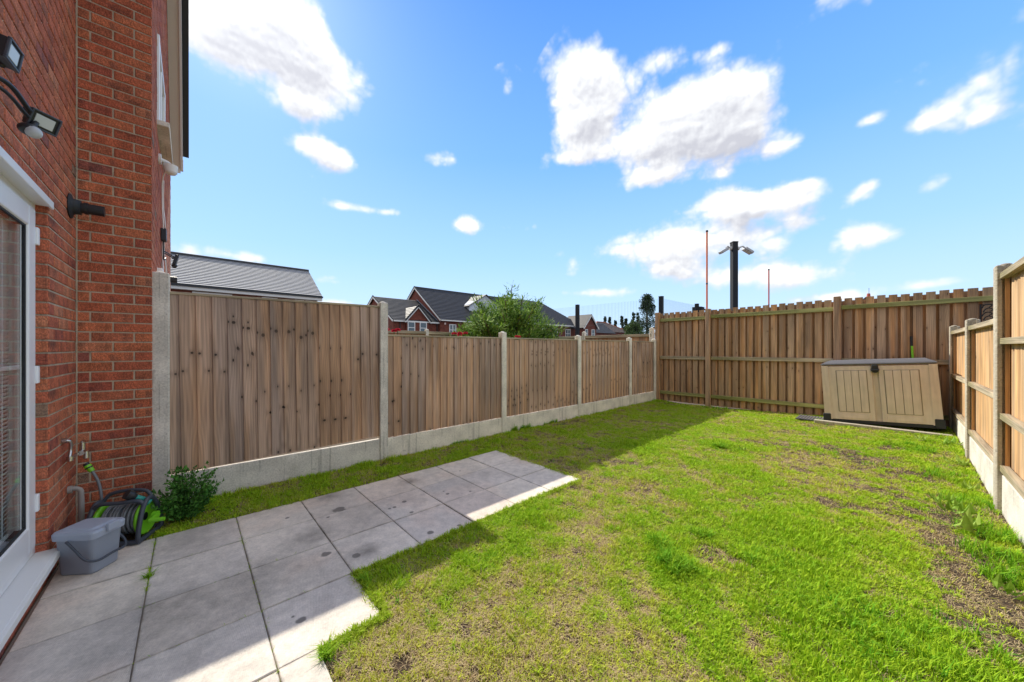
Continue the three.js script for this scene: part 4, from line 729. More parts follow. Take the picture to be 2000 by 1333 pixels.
{
  const D = 13.7, [x, y, z] = atDepth(1434, 474, D);
  const t = thing('lamp_column', 'tall square black lamp column with two grey floodlight heads', 'lamp column', [x, 0, z], -0.74);
  part('column', [rbox(0.2, y - 0.02, 0.2, 0.01, 0, (y - 0.02) / 2, 0), rbox(0.215, 0.05, 0.215, 0.01, 0, y, 0)], darkMetal, t);
  for (const s of [-1, 1]) {
    const k = s < 0 ? 0.82 : 1;
    part('bracket', [tube([[s * 0.1, y - 0.22, 0], [s * 0.2, y - 0.20, 0.02], [s * 0.32 * k, y - 0.16, 0.03], [s * 0.40 * k, y - 0.22, 0.03]], 0.028, 14), cyl(0.07, 0.07, 0.09, s * 0.14, y - 0.23, 0, 'x')], std(lin(0.5, 0.5, 0.5), 0.5), t);
    part('floodlight_head', rbox(0.36 * k, 0.10, 0.26, 0.02, s * 0.52 * k, y - 0.33, 0.03), std(lin(0.42, 0.43, 0.45), 0.5), t);
    const hd = t.children[t.children.length - 1]; hd.geometry.translate(-s * 0.52 * k, -(y - 0.33), 0); hd.position.set(s * 0.52 * k, y - 0.33, 0); hd.rotation.z = -s * 0.55;
    part('lens', rbox(0.30 * k, 0.012, 0.20, 0.004, 0, -0.054, 0.03), std(lin(0.75, 0.76, 0.74), 0.3), hd);
  }
}
[[1381, 452, 12.6, 0.031, 'tall thin orange pole standing between the mesh fence and the lamp column'], [1502, 527, 18.6, 0.032, 'thin red pole standing past the black lamp column']].forEach(([px, py, D, r, label], i) => {
  const [x, y, z] = atDepth(px, py, D), t = thing('marker_pole', label, 'pole', [x, 0, z]);
  part('pole', cyl(r, r, y - 0.03, 0, (y - 0.03) / 2, 0, 'y', 12), std(i ? lin(0.50, 0.10, 0.08) : lin(0.72, 0.20, 0.08), 0.5), t);
  part('cap', [cyl(r * 1.25, r * 1.25, 0.06, 0, y, 0, 'y', 12), rbox(0.10, 0.03, 0.03, 0.005, 0.05, y + 0.02, 0)], black, t);
  for (const k of [0.45, 0.66]) part('band', cyl(r * 1.06, r * 1.06, 0.05, 0, y * k, 0, 'y', 12), black, t);
});

// ---------------------------------------------------------------- far houses
const farBrick = std(lin(0.30, 0.085, 0.055), 0.95, { map: rep(brickMap, 0.7, 0.7) });
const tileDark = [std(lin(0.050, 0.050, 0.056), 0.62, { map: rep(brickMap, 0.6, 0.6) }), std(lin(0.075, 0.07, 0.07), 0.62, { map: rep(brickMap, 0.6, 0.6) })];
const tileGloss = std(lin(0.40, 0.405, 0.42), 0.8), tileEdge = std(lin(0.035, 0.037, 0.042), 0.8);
// sloping roof of stepped tile courses: from eave (y0 at offset 0) up to ridge (y1 at offset run), along x from a to b; dir: which way the slope faces in z
function tiledSlope(a, b, y0, y1, zE, zR, courses, step, cut = null) {
  const top = [], edge = [];
  for (let k = 0; k < courses; k++) {
    const s0 = k / courses, s1 = (k + 1) / courses, ya = mix(y0, y1, s0), yb2 = mix(y0, y1, s1), za = mix(zE, zR, s0), zb = mix(zE, zR, s1), [xa0, xb0] = cut ? cut(s0) : [a, b], [xa1, xb1] = cut ? cut(s1) : [a, b];
    const q = (L, p0, p1, p2, p3) => { const g = new THREE.BufferGeometry(), P = [...p0, ...p1, ...p2, ...p0, ...p2, ...p3]; g.setAttribute('position', new THREE.Float32BufferAttribute(P, 3)); g.computeVertexNormals(); L.push(metric(g)); };
    q(top, [xa0, ya + step, za], [xb0, ya + step, za], [xb1, yb2 + 0.008, zb], [xa1, yb2 + 0.008, zb]);
    q(edge, [xa0, ya - 0.004, za], [xb0, ya - 0.004, za], [xb0, ya + step, za], [xa0, ya + step, za]);
  }
  return { top, edge };
}
function gableGeo(z0, z1, zr, y0, y1, x, th = 0.25) { const s = new THREE.Shape([[z0, y0], [z1, y0], [zr, y1]].map((p) => new THREE.Vector2(...p))); const g = new THREE.ExtrudeGeometry(s, { depth: th, bevelEnabled: false }); g.rotateY(-Math.PI / 2); g.translate(x + th, 0, 0); return metric(g); }   // shape x -> world z
function farWindow(parent, x0, x1, y0, y1, z, cols = 1, rows = 2) {
  const w = part('window', [span(x0, x1, y0, y0 + 0.09, z, z + 0.08), span(x0, x1, y1 - 0.09, y1, z, z + 0.08), span(x0, x0 + 0.09, y0 + 0.09, y1 - 0.09, z, z + 0.08), span(x1 - 0.09, x1, y0 + 0.09, y1 - 0.09, z, z + 0.08), ...[...Array(cols - 1)].map((_, k) => span(mix(x0, x1, (k + 1) / cols) - 0.05, mix(x0, x1, (k + 1) / cols) + 0.05, y0 + 0.09, y1 - 0.09, z, z + 0.078)), ...(rows > 1 ? [span(x0 + 0.09, x1 - 0.09, (y0 + y1) / 2 - 0.04, (y0 + y1) / 2 + 0.04, z, z + 0.076)] : [])], whiteMatt, parent);
  part('pane', span(x0 + 0.05, x1 - 0.05, y0 + 0.05, y1 - 0.05, z + 0.01, z + 0.04), farGlass, w);
  return w;
}
{ // house with the bright grey roof
  const x0 = -14, x1 = 7.35, zf = -29.5, zr = -33.3, zb = -37.1, ye = 5.27, yr = 7.78;
  const t = thing('terraced_house', 'brick house with a glaring pale grey tiled roof behind the tall fence panel', 'house');
  part('wall', span(x0, x1 - 0.25, 0, ye - 0.05, zb + 0.3, zf), farBrick, t);
  part('gable', gableGeo(zb + 0.3, zf, zr, ye - 0.05, yr - 0.25, x1 - 0.5, 0.24), farBrick, t);
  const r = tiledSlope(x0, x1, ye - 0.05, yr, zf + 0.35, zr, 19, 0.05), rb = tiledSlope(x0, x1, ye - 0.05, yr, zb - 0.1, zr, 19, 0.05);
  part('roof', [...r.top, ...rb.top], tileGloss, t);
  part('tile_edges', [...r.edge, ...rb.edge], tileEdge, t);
  part('ridge', cyl(0.13, 0.13, x1 - x0, (x0 + x1) / 2, yr + 0.02, zr, 'x', 10), tileEdge, t);
  part('gutter', span(x0, x1 + 0.03, ye - 0.17, ye - 0.06, zf + 0.36, zf + 0.46), black, t);
  part('fascia', [span(x0, x1, ye - 0.34, ye - 0.08, zf + 0.26, zf + 0.355), span(x0, x1, ye - 0.36, ye - 0.342, zf, zf + 0.36)], whiteMatt, t);
  const wx = [[-2.6, -0.9], [0.1, 2.05], [3.65, 4.55], [5.6, 6.2], [6.3, 6.75]];
  for (const [a, b] of wx) farWindow(t, a, b, 3.5, 4.86, zf + 0.005, b - a > 1 ? 2 : 1);
  part('downpipe', cyl(0.04, 0.04, 5.0, 6.98, 2.55, zf + 0.09), black, t);
}
{ // house with wing and gablet
  const t = thing('detached_house', 'large red brick house with dark tiled roofs, a wing and a small gablet', 'house');
  const mx0 = 22.5, mx1 = 40, mzf = -37.5, mzr = -43.8, mzb = -50, me = 4.95, mr = 9.55;
  part('wall', span(mx0, mx1, 0, me, mzb, mzf), farBrick, t);
  part('gable', gableGeo(mzb, mzf, mzr, me, mr - 0.25, mx0 - 0.0, 0.24), farBrick, t);
  const a = tiledSlope(mx0 - 0.18, mx1, me - 0.15, mr, mzf + 0.4, mzr, 22, 0.075), b = tiledSlope(mx0 - 0.18, mx1, me - 0.15, mr, mzb - 0.4, mzr, 22, 0.075);
  part('roof', [...a.top, ...b.top], tileDark[0], t); part('tile_edges', [...a.edge, ...b.edge], tileEdge, t);
  part('ridge', cyl(0.12, 0.12, mx1 - mx0 + 0.2, (mx0 + mx1) / 2 - 0.1, mr, mzr, 'x', 8), tileEdge, t);
  const barge = (x, ze, yE, zr2, yR, w) => { const len = Math.hypot(zr2 - ze, yR - yE), g = new THREE.BoxGeometry(0.06, w, len); g.rotateX(Math.atan2(yR - yE, ze - zr2)); g.translate(x, (yE + yR) / 2 - 0.08, (ze + zr2) / 2); return metric(g); };
  part('bargeboard', [barge(mx0 - 0.2, mzf + 0.4, me - 0.15, mzr, mr, 0.26), barge(mx0 - 0.2, mzb - 0.4, me - 0.15, mzr, mr, 0.26)], whiteMatt, t);
  part('verge', [barge(mx0 - 0.21, mzf + 0.42, me + 0.02, mzr, mr + 0.17, 0.14), barge(mx0 - 0.21, mzb - 0.42, me + 0.02, mzr, mr + 0.17, 0.14)], tileEdge, t);
  part('fascia', span(mx0 - 0.1, mx1, me - 0.3, me - 0.1, mzf + 0.3, mzf + 0.4), whiteMatt, t);
  // wing
  const wx0 = 16.8, wzf = -38, wzr = -43.4, wzb = -48.8, we = 4.6, wr = 7.7;
  part('wing_wall', span(wx0, mx0 - 0.01, 0, we, wzb, wzf), farBrick, t);
  part('gable', gableGeo(wzb, wzf, wzr, we, wr - 0.22, wx0, 0.24), farBrick, t);
  const c = tiledSlope(wx0 - 0.2, mx0 - 0.01, we - 0.12, wr, wzf + 0.35, wzr, 17, 0.075), d = tiledSlope(wx0 - 0.2, mx0 - 0.01, we - 0.12, wr, wzb - 0.35, wzr, 17, 0.075);
  part('wing_roof', [...c.top, ...d.top], tileDark[0], t); part('tile_edges', [...c.edge, ...d.edge], tileEdge, t);
  part('bargeboard', [barge(wx0 - 0.22, wzf + 0.35, we - 0.12, wzr, wr, 0.24), barge(wx0 - 0.22, wzb - 0.35, we - 0.12, wzr, wr, 0.24)], whiteMatt, t);
  part('verge', [barge(wx0 - 0.23, wzf + 0.37, we + 0.04, wzr, wr + 0.16, 0.13), barge(wx0 - 0.23, wzb - 0.37, we + 0.04, wzr, wr + 0.16, 0.13)], tileEdge, t);
  part('fascia', span(wx0 - 0.1, mx0 - 0.02, we - 0.28, we - 0.08, wzf + 0.26, wzf + 0.35), whiteMatt, t);
  part('flashing', (() => { const len = Math.hypot(5.4, 3.1), g = new THREE.BoxGeometry(0.12, 0.05, len); g.rotateX(Math.atan2(3.1, 5.4)); g.translate(mx0 - 0.1, (we + wr) / 2 + 0.12, (wzf + wzr) / 2 + 0.1); return metric(g); })(), std(lin(0.22, 0.25, 0.30), 0.5), t);
  // gablet over two windows
  const gx0 = 18.1, gx1 = 21.15, gc = (gx0 + gx1) / 2, gz = wzf + 0.42, gt = 6.25, back = wzf - 2.6;
  part('gablet_wall', (() => { const s = new THREE.Shape([[gx0 + 0.12, we - 0.6], [gx1 - 0.12, we - 0.6], [gx1 - 0.12, we - 0.1], [gc, gt - 0.16], [gx0 + 0.12, we - 0.1]].map((p) => new THREE.Vector2(...p))); const g = new THREE.ExtrudeGeometry(s, { depth: 2.9, bevelEnabled: false }); g.translate(0, 0, back); return metric(g); })(), farBrick, t);
  part('gablet_front', span(gx0 + 0.12, gx1 - 0.12, 0, we - 0.6, wzf, gz - 0.12), farBrick, t);
  const gs = (s) => { const L = []; const n = 9; for (let k = 0; k < n; k++) { const s0 = k / n, s1 = (k + 1) / n, xe = s < 0 ? gx0 - 0.15 : gx1 + 0.15, X = (q) => mix(xe, gc, q), Y = (q) => mix(we - 0.22, gt, q); const g = new THREE.BufferGeometry(); const P0 = [X(s0), Y(s0) + 0.05, gz + 0.1], P1 = [X(s0), Y(s0) + 0.05, back], P2 = [X(s1), Y(s1) + 0.005, back], P3 = [X(s1), Y(s1) + 0.005, gz + 0.1]; g.setAttribute('position', new THREE.Float32BufferAttribute([...P0, ...P1, ...P2, ...P0, ...P2, ...P3], 3)); g.computeVertexNormals(); L.push(metric(g)); } return L; };
  part('gablet_roof', gs(-1), tileDark[0], t); part('gablet_roof', gs(1), tileDark[0], t);
  const gb = (s) => { const xe = s < 0 ? gx0 - 0.15 : gx1 + 0.15, len = Math.hypot(gc - xe, gt - we + 0.22), g = new THREE.BoxGeometry(len, 0.2, 0.06); g.rotateZ(Math.atan2(gt - we + 0.22, gc - xe)); g.translate((xe + gc) / 2, (gt + we - 0.22) / 2 - 0.07, gz + 0.08); return metric(g); };
  part('gablet_bargeboard', [gb(-1), gb(1)], whiteMatt, t);
  const gv = (s) => { const g = gb(s); g.translate(0, 0.15, 0.02); g.scale(1, 1, 1); return g; };
  part('gablet_verge', [gv(-1), gv(1)], tileEdge, t);
  for (const [a2, b2] of [[18.35, 19.25], [19.85, 20.75]]) farWindow(t, a2, b2, 3.0, 4.38, gz - 0.115, 1);
  farWindow(t, 23.75, 24.75, 2.9, 4.3, mzf + 0.005, 2);
  part('alarm_box', rbox(0.22, 0.26, 0.1, 0.03, 23.15, 4.35, mzf + 0.06), std(lin(0.75, 0.55, 0.5), 0.5), t);
  for (const dxp of [17.55, 22.3]) part('downpipe', cyl(0.05, 0.05, 4.4, dxp, 2.2, wzf + 0.08), black, t);
  // dormer with rendered cheeks
  const dx0 = 28.2, dx1 = 33.8, dc = (dx0 + dx1) / 2, dz = -39.4, dt = 8.95, de = 7.35;
  part('dormer_wall', (() => { const s = new THREE.Shape([[dx0, 5.5], [dx1, 5.5], [dx1, de], [dc, dt - 0.1], [dx0, de]].map((p) => new THREE.Vector2(...p))); const g = new THREE.ExtrudeGeometry(s, { depth: 3.2, bevelEnabled: false }); g.translate(0, 0, dz - 3.2); return metric(g); })(), std(lin(0.62, 0.66, 0.72), 0.8), t);
  for (const s of [-1, 1]) part('dormer_roof', (() => { const xe = s < 0 ? dx0 - 0.3 : dx1 + 0.3, g = new THREE.BufferGeometry(), P0 = [xe, de - 0.25, dz + 0.25], P1 = [xe, de - 0.25, dz - 3.4], P2 = [dc, dt, dz - 3.4], P3 = [dc, dt, dz + 0.25]; const u = (p) => [p[0], p[1] - 0.1, p[2]]; g.setAttribute('position', new THREE.Float32BufferAttribute([...P0, ...P1, ...P2, ...P0, ...P2, ...P3, ...u(P0), ...u(P2), ...u(P1), ...u(P0), ...u(P3), ...u(P2), ...P0, ...P3, ...u(P3), ...P0, ...u(P3), ...u(P0)], 3)); g.computeVertexNormals(); return metric(g); })(), tileDark[1], t);
  farWindow(t, dc - 0.7, dc + 0.7, 5.9, 6.9, dz + 0.004, 2, 1);
}
{ // hipped house further along
  const t = thing('detached_house', 'brick house with hipped dark roof and gabled porch behind the leafy bush', 'house');
  const x0 = 34.5, x1 = 47.5, zf = -35, zr = -40, zb = -45, ye = 5.0, yr = 9.0, hip = 4.6;
  part('wall', span(x0, x1 - 0.3, 0, ye - 0.02, zb, zf), farBrick, t);
  const f = tiledSlope(x0 - 0.3, x1, ye - 0.1, yr, zf + 0.4, zr, 18, 0.05, (s) => [x0 - 0.3, mix(x1, x1 - hip, s)]), b = tiledSlope(x0 - 0.3, x1, ye - 0.1, yr, zb - 0.4, zr, 18, 0.05, (s) => [x0 - 0.3, mix(x1, x1 - hip, s)]);
  part('roof', [...f.top, ...b.top, (() => { const g = new THREE.BufferGeometry(); g.setAttribute('position', new THREE.Float32BufferAttribute([x1, ye - 0.08, zf + 0.4, x1, ye - 0.08, zb - 0.4, x1 - hip, yr + 0.005, zr], 3)); g.computeVertexNormals(); return metric(g); })()], tileDark[0], t);
  part('tile_edges', [...f.edge, ...b.edge], tileEdge, t);
  part('gable', gableGeo(zb, zf, zr, ye, yr - 0.2, x0, 0.2), farBrick, t);
  part('fascia', [span(x0 - 0.2, x1 - 0.1, ye - 0.3, ye - 0.1, zf + 0.3, zf + 0.4)], whiteMatt, t);
  const gx0 = 45.1, gx1 = 48.6, gc = 46.85, gz = zf + 2.2, gt = 6.6, ge = 4.7;
  part('porch_wall', (() => { const s = new THREE.Shape([[gx0, 0], [gx1, 0], [gx1, ge], [gc, gt - 0.15], [gx0, ge]].map((p) => new THREE.Vector2(...p))); const g = new THREE.ExtrudeGeometry(s, { depth: 4, bevelEnabled: false }); g.translate(0, 0, gz - 4); return metric(g); })(), farBrick, t);
  for (const s of [-1, 1]) { const xe = s < 0 ? gx0 - 0.3 : gx1 + 0.3, len = Math.hypot(gc - xe, gt - ge + 0.3), rot = Math.atan2(gt - ge + 0.3, gc - xe);
    part('porch_roof', (() => { const g = new THREE.BoxGeometry(len, 0.1, 4.6); g.rotateZ(rot); g.translate((xe + gc) / 2, (gt + ge - 0.3) / 2 + 0.06, gz - 1.95); return metric(g); })(), tileDark[0], t);
    part('porch_bargeboard', (() => { const g = new THREE.BoxGeometry(len, 0.2, 0.06); g.rotateZ(rot); g.translate((xe + gc) / 2, (gt + ge - 0.3) / 2 - 0.06, gz + 0.33); return metric(g); })(), whiteMatt, t); }
  for (const [a, c2, z] of [[38.0, 38.9, zf], [40.2, 41.5, zf], [43.4, 44.6, zf], [45.5, 46.2, gz], [47.2, 48.1, gz]]) farWindow(t, a, c2, 2.9, 4.3, z + 0.005, c2 - a > 1 ? 2 : 1);
}
{ // lower roofs in the distance
  const t = thing('distant_house', 'low distant house with hipped brown roof and orange ridge tiles near the poplars', 'house');
  const [x, , z] = atDepth(1202, 640, 82), yE = 5.0, yR = 7.6;
  part('wall', span(x - 8, x + 7, 0, yE, z - 8, z), farBrick, t);
  const P = { a: [x - 8.4, yE, z + 0.4], b: [x + 7.4, yE, z + 0.4], c: [x + 7.4, yE, z - 8.4], d: [x - 8.4, yE, z - 8.4], e: [x - 1.6, yR, z - 4], f: [x + 1.6, yR, z - 4] }, tri = (...p) => { const g = new THREE.BufferGeometry(); g.setAttribute('position', new THREE.Float32BufferAttribute(p.flatMap((k) => P[k]), 3)); g.computeVertexNormals(); return metric(g); };
  part('roof', [tri('a', 'b', 'f'), tri('a', 'f', 'e'), tri('b', 'c', 'f'), tri('c', 'd', 'e'), tri('c', 'e', 'f'), tri('d', 'a', 'e')], std(lin(0.15, 0.10, 0.08), 0.8, { map: rep(brickMap, 0.5, 0.5) }), t);
  part('ridge_tiles', [['b', 'f'], ['a', 'e'], ['e', 'f']].map(([p, q]) => tube([P[p], P[p].map((v, i) => (v + P[q][i]) / 2), P[q]], 0.13, 4, 5)), std(lin(0.45, 0.16, 0.08), 0.8), t);
  const t2 = thing('distant_house', 'distant low house whose roof shows beside the gabled porch', 'house');
  const [x2, , z2] = atDepth(1178, 640, 70);
  part('wall', span(x2 - 4, x2 + 4, 0, 4.4, z2 - 6, z2), farBrick, t2);
  const r2 = tiledSlope(x2 - 4.3, x2 + 4.3, 4.3, 6.6, z2 + 0.3, z2 - 3, 8, 0.06), r3 = tiledSlope(x2 - 4.3, x2 + 4.3, 4.3, 6.6, z2 - 6.3, z2 - 3, 8, 0.06);
  part('roof', [...r2.top, ...r3.top], tileDark[1], t2); part('tile_edges', [...r2.edge, ...r3.edge], tileEdge, t2);
  part('gable', [gableGeo(z2 - 6, z2, z2 - 3, 4.4, 6.45, x2 - 4, 0.2), gableGeo(z2 - 6, z2, z2 - 3, 4.4, 6.45, x2 + 3.8, 0.2)], farBrick, t2);
  const t3 = thing('distant_house', 'house hidden behind the back fence with only its red chimney and aerial showing', 'house');
  const [x3, y3, z3] = atDepth(1697, 582, 40);
  part('wall', span(x3 - 5, x3 + 5, 0, 4.4, z3 - 4, z3 + 4), farBrick, t3);
  part('roof', (() => { const s = new THREE.Shape([[-4.4, 4.4], [4.4, 4.4], [0, 6.6]].map((p) => new THREE.Vector2(...p))); const g = new THREE.ExtrudeGeometry(s, { depth: 10.4, bevelEnabled: false }); g.rotateY(-Math.PI / 2); g.translate(x3 + 5.2, 0, z3); return metric(g); })(), tileDark[1], t3);
  const ch = part('chimney', span(x3 - 0.5, x3 + 0.45, 6.0, y3 + 0.05, z3 - 0.3, z3 + 0.3), std(lin(0.40, 0.10, 0.06), 0.9), t3);
  for (const s of [-0.24, 0.24]) part('chimney_pot', cyl(0.13, 0.16, 0.42, x3 + s, y3 + 0.25, z3, 'y', 12), std(lin(0.42, 0.11, 0.07), 0.8), ch);
  part('aerial', [tube([[x3 + 0.75, 6.2, z3], [x3 + 0.75, y3 + 0.7, z3], [x3 + 0.75, y3 + 1.2, z3]], 0.02, 4, 5), box(0.5, 0.02, 0.02, x3 + 0.75, y3 + 1.1, z3)], darkMetal, ch);
}
console.log('far houses done', Math.round(performance.now()));

// ---------------------------------------------------------------- plants
// leaf: folded lozenge of four triangles, pointing along +y
function leafGeo(len, w, fold = 0.25, bend = 0.2) {
  const P = [[0, 0, 0], [-w / 2, len * 0.45, fold * w], [0, len * 0.5, 0], [w / 2, len * 0.45, fold * w], [0, len, -bend * len]];
  const idx = [0, 2, 1, 0, 3, 2, 1, 2, 4, 2, 3, 4], g = new THREE.BufferGeometry(), pos = [];
  for (const i of idx) pos.push(...P[i]); g.setAttribute('position', new THREE.Float32BufferAttribute(pos, 3)); g.computeVertexNormals(); return g;
}
const _m = new THREE.Matrix4(), _q = new THREE.Quaternion(), _e = new THREE.Euler(), _v = new THREE.Vector3(), _s = new THREE.Vector3();
function scatter(base, list) {                                      // list of [x, y, z, pitch, yaw, roll, scale]: one merged geometry
  const src = base.attributes.position.array, nrm = base.attributes.normal.array, n = src.length / 3, P = new Float32Array(list.length * n * 3), N = new Float32Array(list.length * n * 3), v = new THREE.Vector3();
  list.forEach(([x, y, z, p, yw, r, s], k) => {
    _q.setFromEuler(_e.set(p, yw, r, 'YXZ'));
    for (let i = 0; i < n; i++) { v.set(src[3 * i] * s, src[3 * i + 1] * s, src[3 * i + 2] * s).applyQuaternion(_q); const o = (k * n + i) * 3; P[o] = v.x + x; P[o + 1] = v.y + y; P[o + 2] = v.z + z; v.set(nrm[3 * i], nrm[3 * i + 1], nrm[3 * i + 2]).applyQuaternion(_q); N[o] = v.x; N[o + 1] = v.y; N[o + 2] = v.z; }
  });
  const g = new THREE.BufferGeometry(); g.setAttribute('position', new THREE.BufferAttribute(P, 3)); g.setAttribute('normal', new THREE.BufferAttribute(N, 3)); g.setAttribute('uv', new THREE.BufferAttribute(new Float32Array(list.length * n * 2), 2)); return g;
}
const leafMat = (r, g, b, tr = 0.3) => new THREE.MeshPhysicalMaterial({ color: lin(r, g, b), roughness: 0.75, transmission: tr, thickness: 0, side: THREE.DoubleSide, specularIntensity: 0.4 });
const greens = [leafMat(0.15, 0.28, 0.03), leafMat(0.24, 0.40, 0.04), leafMat(0.075, 0.16, 0.025), leafMat(0.32, 0.45, 0.07)];
{ // buddleia in the next garden
  const t = thing('leafy_bush', 'tall straggly flowering bush with long leaves behind the low fence', 'bush', [6.45, 0, -7.2]), r = rng(401);
  const stems = [], lists = [[], [], [], []], blooms = [];
  for (let k = 0; k < 74; k++) {
    const a = r() * Math.PI * 2, sp = 0.15 + 1.75 * Math.sqrt(r()), tall = k < 9, hh = (2.1 + 1.0 * r()) * (1 - 0.16 * (sp / 1.6) ** 2) * (tall ? 1.24 : 0.97), bx = 0.5 * (r() - 0.5), bz = 0.4 * (r() - 0.5);
    const ex = Math.cos(a) * sp * (tall ? 0.7 : 1.0), ez = Math.sin(a) * sp * 0.8;
    const pts = []; for (let q = 0; q <= 5; q++) { const s = q / 5; pts.push([bx + ex * Math.pow(s, 1.4), hh * (s - 0.10 * s * s * s * (sp > 0.9 ? 1.6 : 0.4)), bz + ez * Math.pow(s, 1.4)]); }
    stems.push(tube(pts, 0.010, 10, 5));
    const c = new THREE.CatmullRomCurve3(pts.map((p) => new THREE.Vector3(...p)));
    for (let q = 0; q < (tall ? 230 : 260); q++) {
      const s = 0.38 + 0.62 * Math.pow(r(), 0.85), p = c.getPoint(s), rad = 0.36 * (1.2 - 0.75 * s), b = r() * Math.PI * 2;
      const li = r() < 0.22 ? 2 : r() < 0.42 ? 1 : r() < 0.25 ? 3 : 0;
      lists[li].push([p.x + Math.cos(b) * rad * r(), p.y + (r() - 0.5) * 0.2, p.z + Math.sin(b) * rad * r(), 0.7 + 1.1 * r(), b, (r() - 0.5) * 0.9, 0.55 + 0.65 * r()]);
    }
    if (r() < 0.75) { const e = pts[5]; blooms.push([e, r() < 0.6]); }
  }
  for (let q = 0; q < 4600; q++) { const a = r() * 6.28, b = Math.acos(1 - 1.35 * r()), k = 0.62 + 0.38 * Math.cbrt(r()), lump = 0.82 + 0.36 * fbm(Math.cos(a) * 2 + 5, b * 2.2 + Math.sin(a) * 2, 2, 0, 402); lists[r() < 0.2 ? 2 : r() < 0.45 ? 1 : r() < 0.3 ? 3 : 0].push([Math.cos(a) * Math.sin(b) * 1.45 * k * lump, 1.45 + Math.cos(b) * 1.25 * k * lump, Math.sin(a) * Math.sin(b) * 1.1 * k * lump, 0.7 + 1.1 * r(), a, (r() - 0.5) * 0.9, 0.5 + 0.6 * r()]); }
  part('stems', stems, std(lin(0.13, 0.09, 0.05), 0.9), t);
  const lg = leafGeo(0.16, 0.046, 0.2, 0.22);
  lists.forEach((L, i) => { const m = part('foliage', scatter(lg, L), greens[i], t); m.userData.kind = 'stuff'; });
  const bg = { x: [], y: [] };
  for (const [e, brown] of blooms) for (let q = 0; q < 46; q++) { const s = q / 46, rr2 = 0.022 * (1 - s * 0.8), a = q * 2.4; (brown ? bg.x : bg.y).push([e[0] + Math.cos(a) * rr2 + 0.05 * s * Math.sign(e[0]), e[1] + s * 0.17 - 0.02, e[2] + Math.sin(a) * rr2, 1.2, a, 0, 0.12]); }
  part('spent_flower_spikes', scatter(lg, bg.x), std(lin(0.20, 0.10, 0.055), 0.9), t).userData.kind = 'stuff';
  part('flower_spikes', scatter(lg, bg.y), std(lin(0.32, 0.24, 0.33), 0.9), t).userData.kind = 'stuff';
}
function roseBush(label, px, n, seed, dz) {
  const x = onZ(px, LZ - 0.28), t = thing('rose_bush', label, 'rose bush', [x, 0, LZ - 0.28 + dz]), r = rng(seed), petals = leafGeo(0.034, 0.036, 0.5, -0.3);
  const stems = []; for (let k = 0; k < n; k++) {
    const ox = (k - (n - 1) / 2) * 0.075 + (r() - 0.5) * 0.05, oy = 1.545 + 0.05 * r(), oz = (r() - 0.5) * 0.12;
    stems.push(tube([[0, 0, 0], [ox * 0.4, 0.8, oz * 0.5], [ox, oy, oz]], 0.005, 10, 5));
    const L = []; for (let q = 0; q < 34; q++) { const a = q * 2.4, s = q / 34; L.push([ox + Math.cos(a) * 0.004, oy + 0.004, oz + Math.sin(a) * 0.004, 0.15 + 1.25 * s, a, 0, 0.7 + 0.5 * s]); }
    part('rose_bloom', scatter(petals, L), leafMat(0.62, 0.012, 0.05, 0.2), t);
  }
  part('stems', stems, std(lin(0.07, 0.11, 0.03), 0.8), t);
  const L = []; for (let q = 0; q < 150; q++) L.push([(r() - 0.5) * 0.35, 0.5 + r() * 0.98, (r() - 0.5) * 0.3, r() * 1.6, r() * 6.28, r() - 0.5, 0.6 + 0.5 * r()]);
  part('foliage', scatter(leafGeo(0.06, 0.04), L), greens[2], t).userData.kind = 'stuff';
}
roseBush('red roses peeping over the low fence right beside the tall post', 766, 3, 411, 0);
roseBush('cluster of four red roses over the first low fence panel', 898, 4, 412, 0.02);
roseBush('pair of red roses over the low fence just past a low post', 1013, 2, 413, 0);
{ // weedy plant in the corner by the hose reel
  const t = thing('leafy_weed', 'bushy green weed growing in the corner between hose reel and fence', 'weed', [-0.03, 0, -3.80]), r = rng(421), lists = [[], [], []], stems = [];
  for (let k = 0; k < 34; k++) {
    const a = r() * 6.28, sp = 0.22 * Math.sqrt(r()), hh = 0.16 + 0.30 * r() * (1 - sp * 1.8), e = [Math.cos(a) * sp * 0.9, hh, Math.sin(a) * sp * 0.8];
    stems.push(tube([[e[0] * 0.3, 0, e[2] * 0.3], [e[0] * 0.6, hh * 0.6, e[2] * 0.6], e], 0.0025, 6, 4));
    for (let q = 0; q < 62; q++) { const s = 0.15 + 0.88 * r(), b = r() * 6.28; lists[r() < 0.4 ? 0 : r() < 0.5 ? 1 : 2].push([e[0] * (0.3 + 0.7 * s) + (r() - 0.5) * 0.07, hh * s + (r() - 0.4) * 0.03, e[2] * (0.3 + 0.7 * s) + (r() - 0.5) * 0.07, 0.6 + r(), b, r() - 0.5, 0.6 + 0.6 * r()]); }
  }
  part('stems', stems, greens[2], t);
  lists.forEach((L, i) => { part('foliage', scatter(leafGeo(0.034, 0.024), L), [leafMat(0.08, 0.24, 0.03), leafMat(0.13, 0.33, 0.05), leafMat(0.05, 0.15, 0.025)][i], t).userData.kind = 'stuff'; });
}
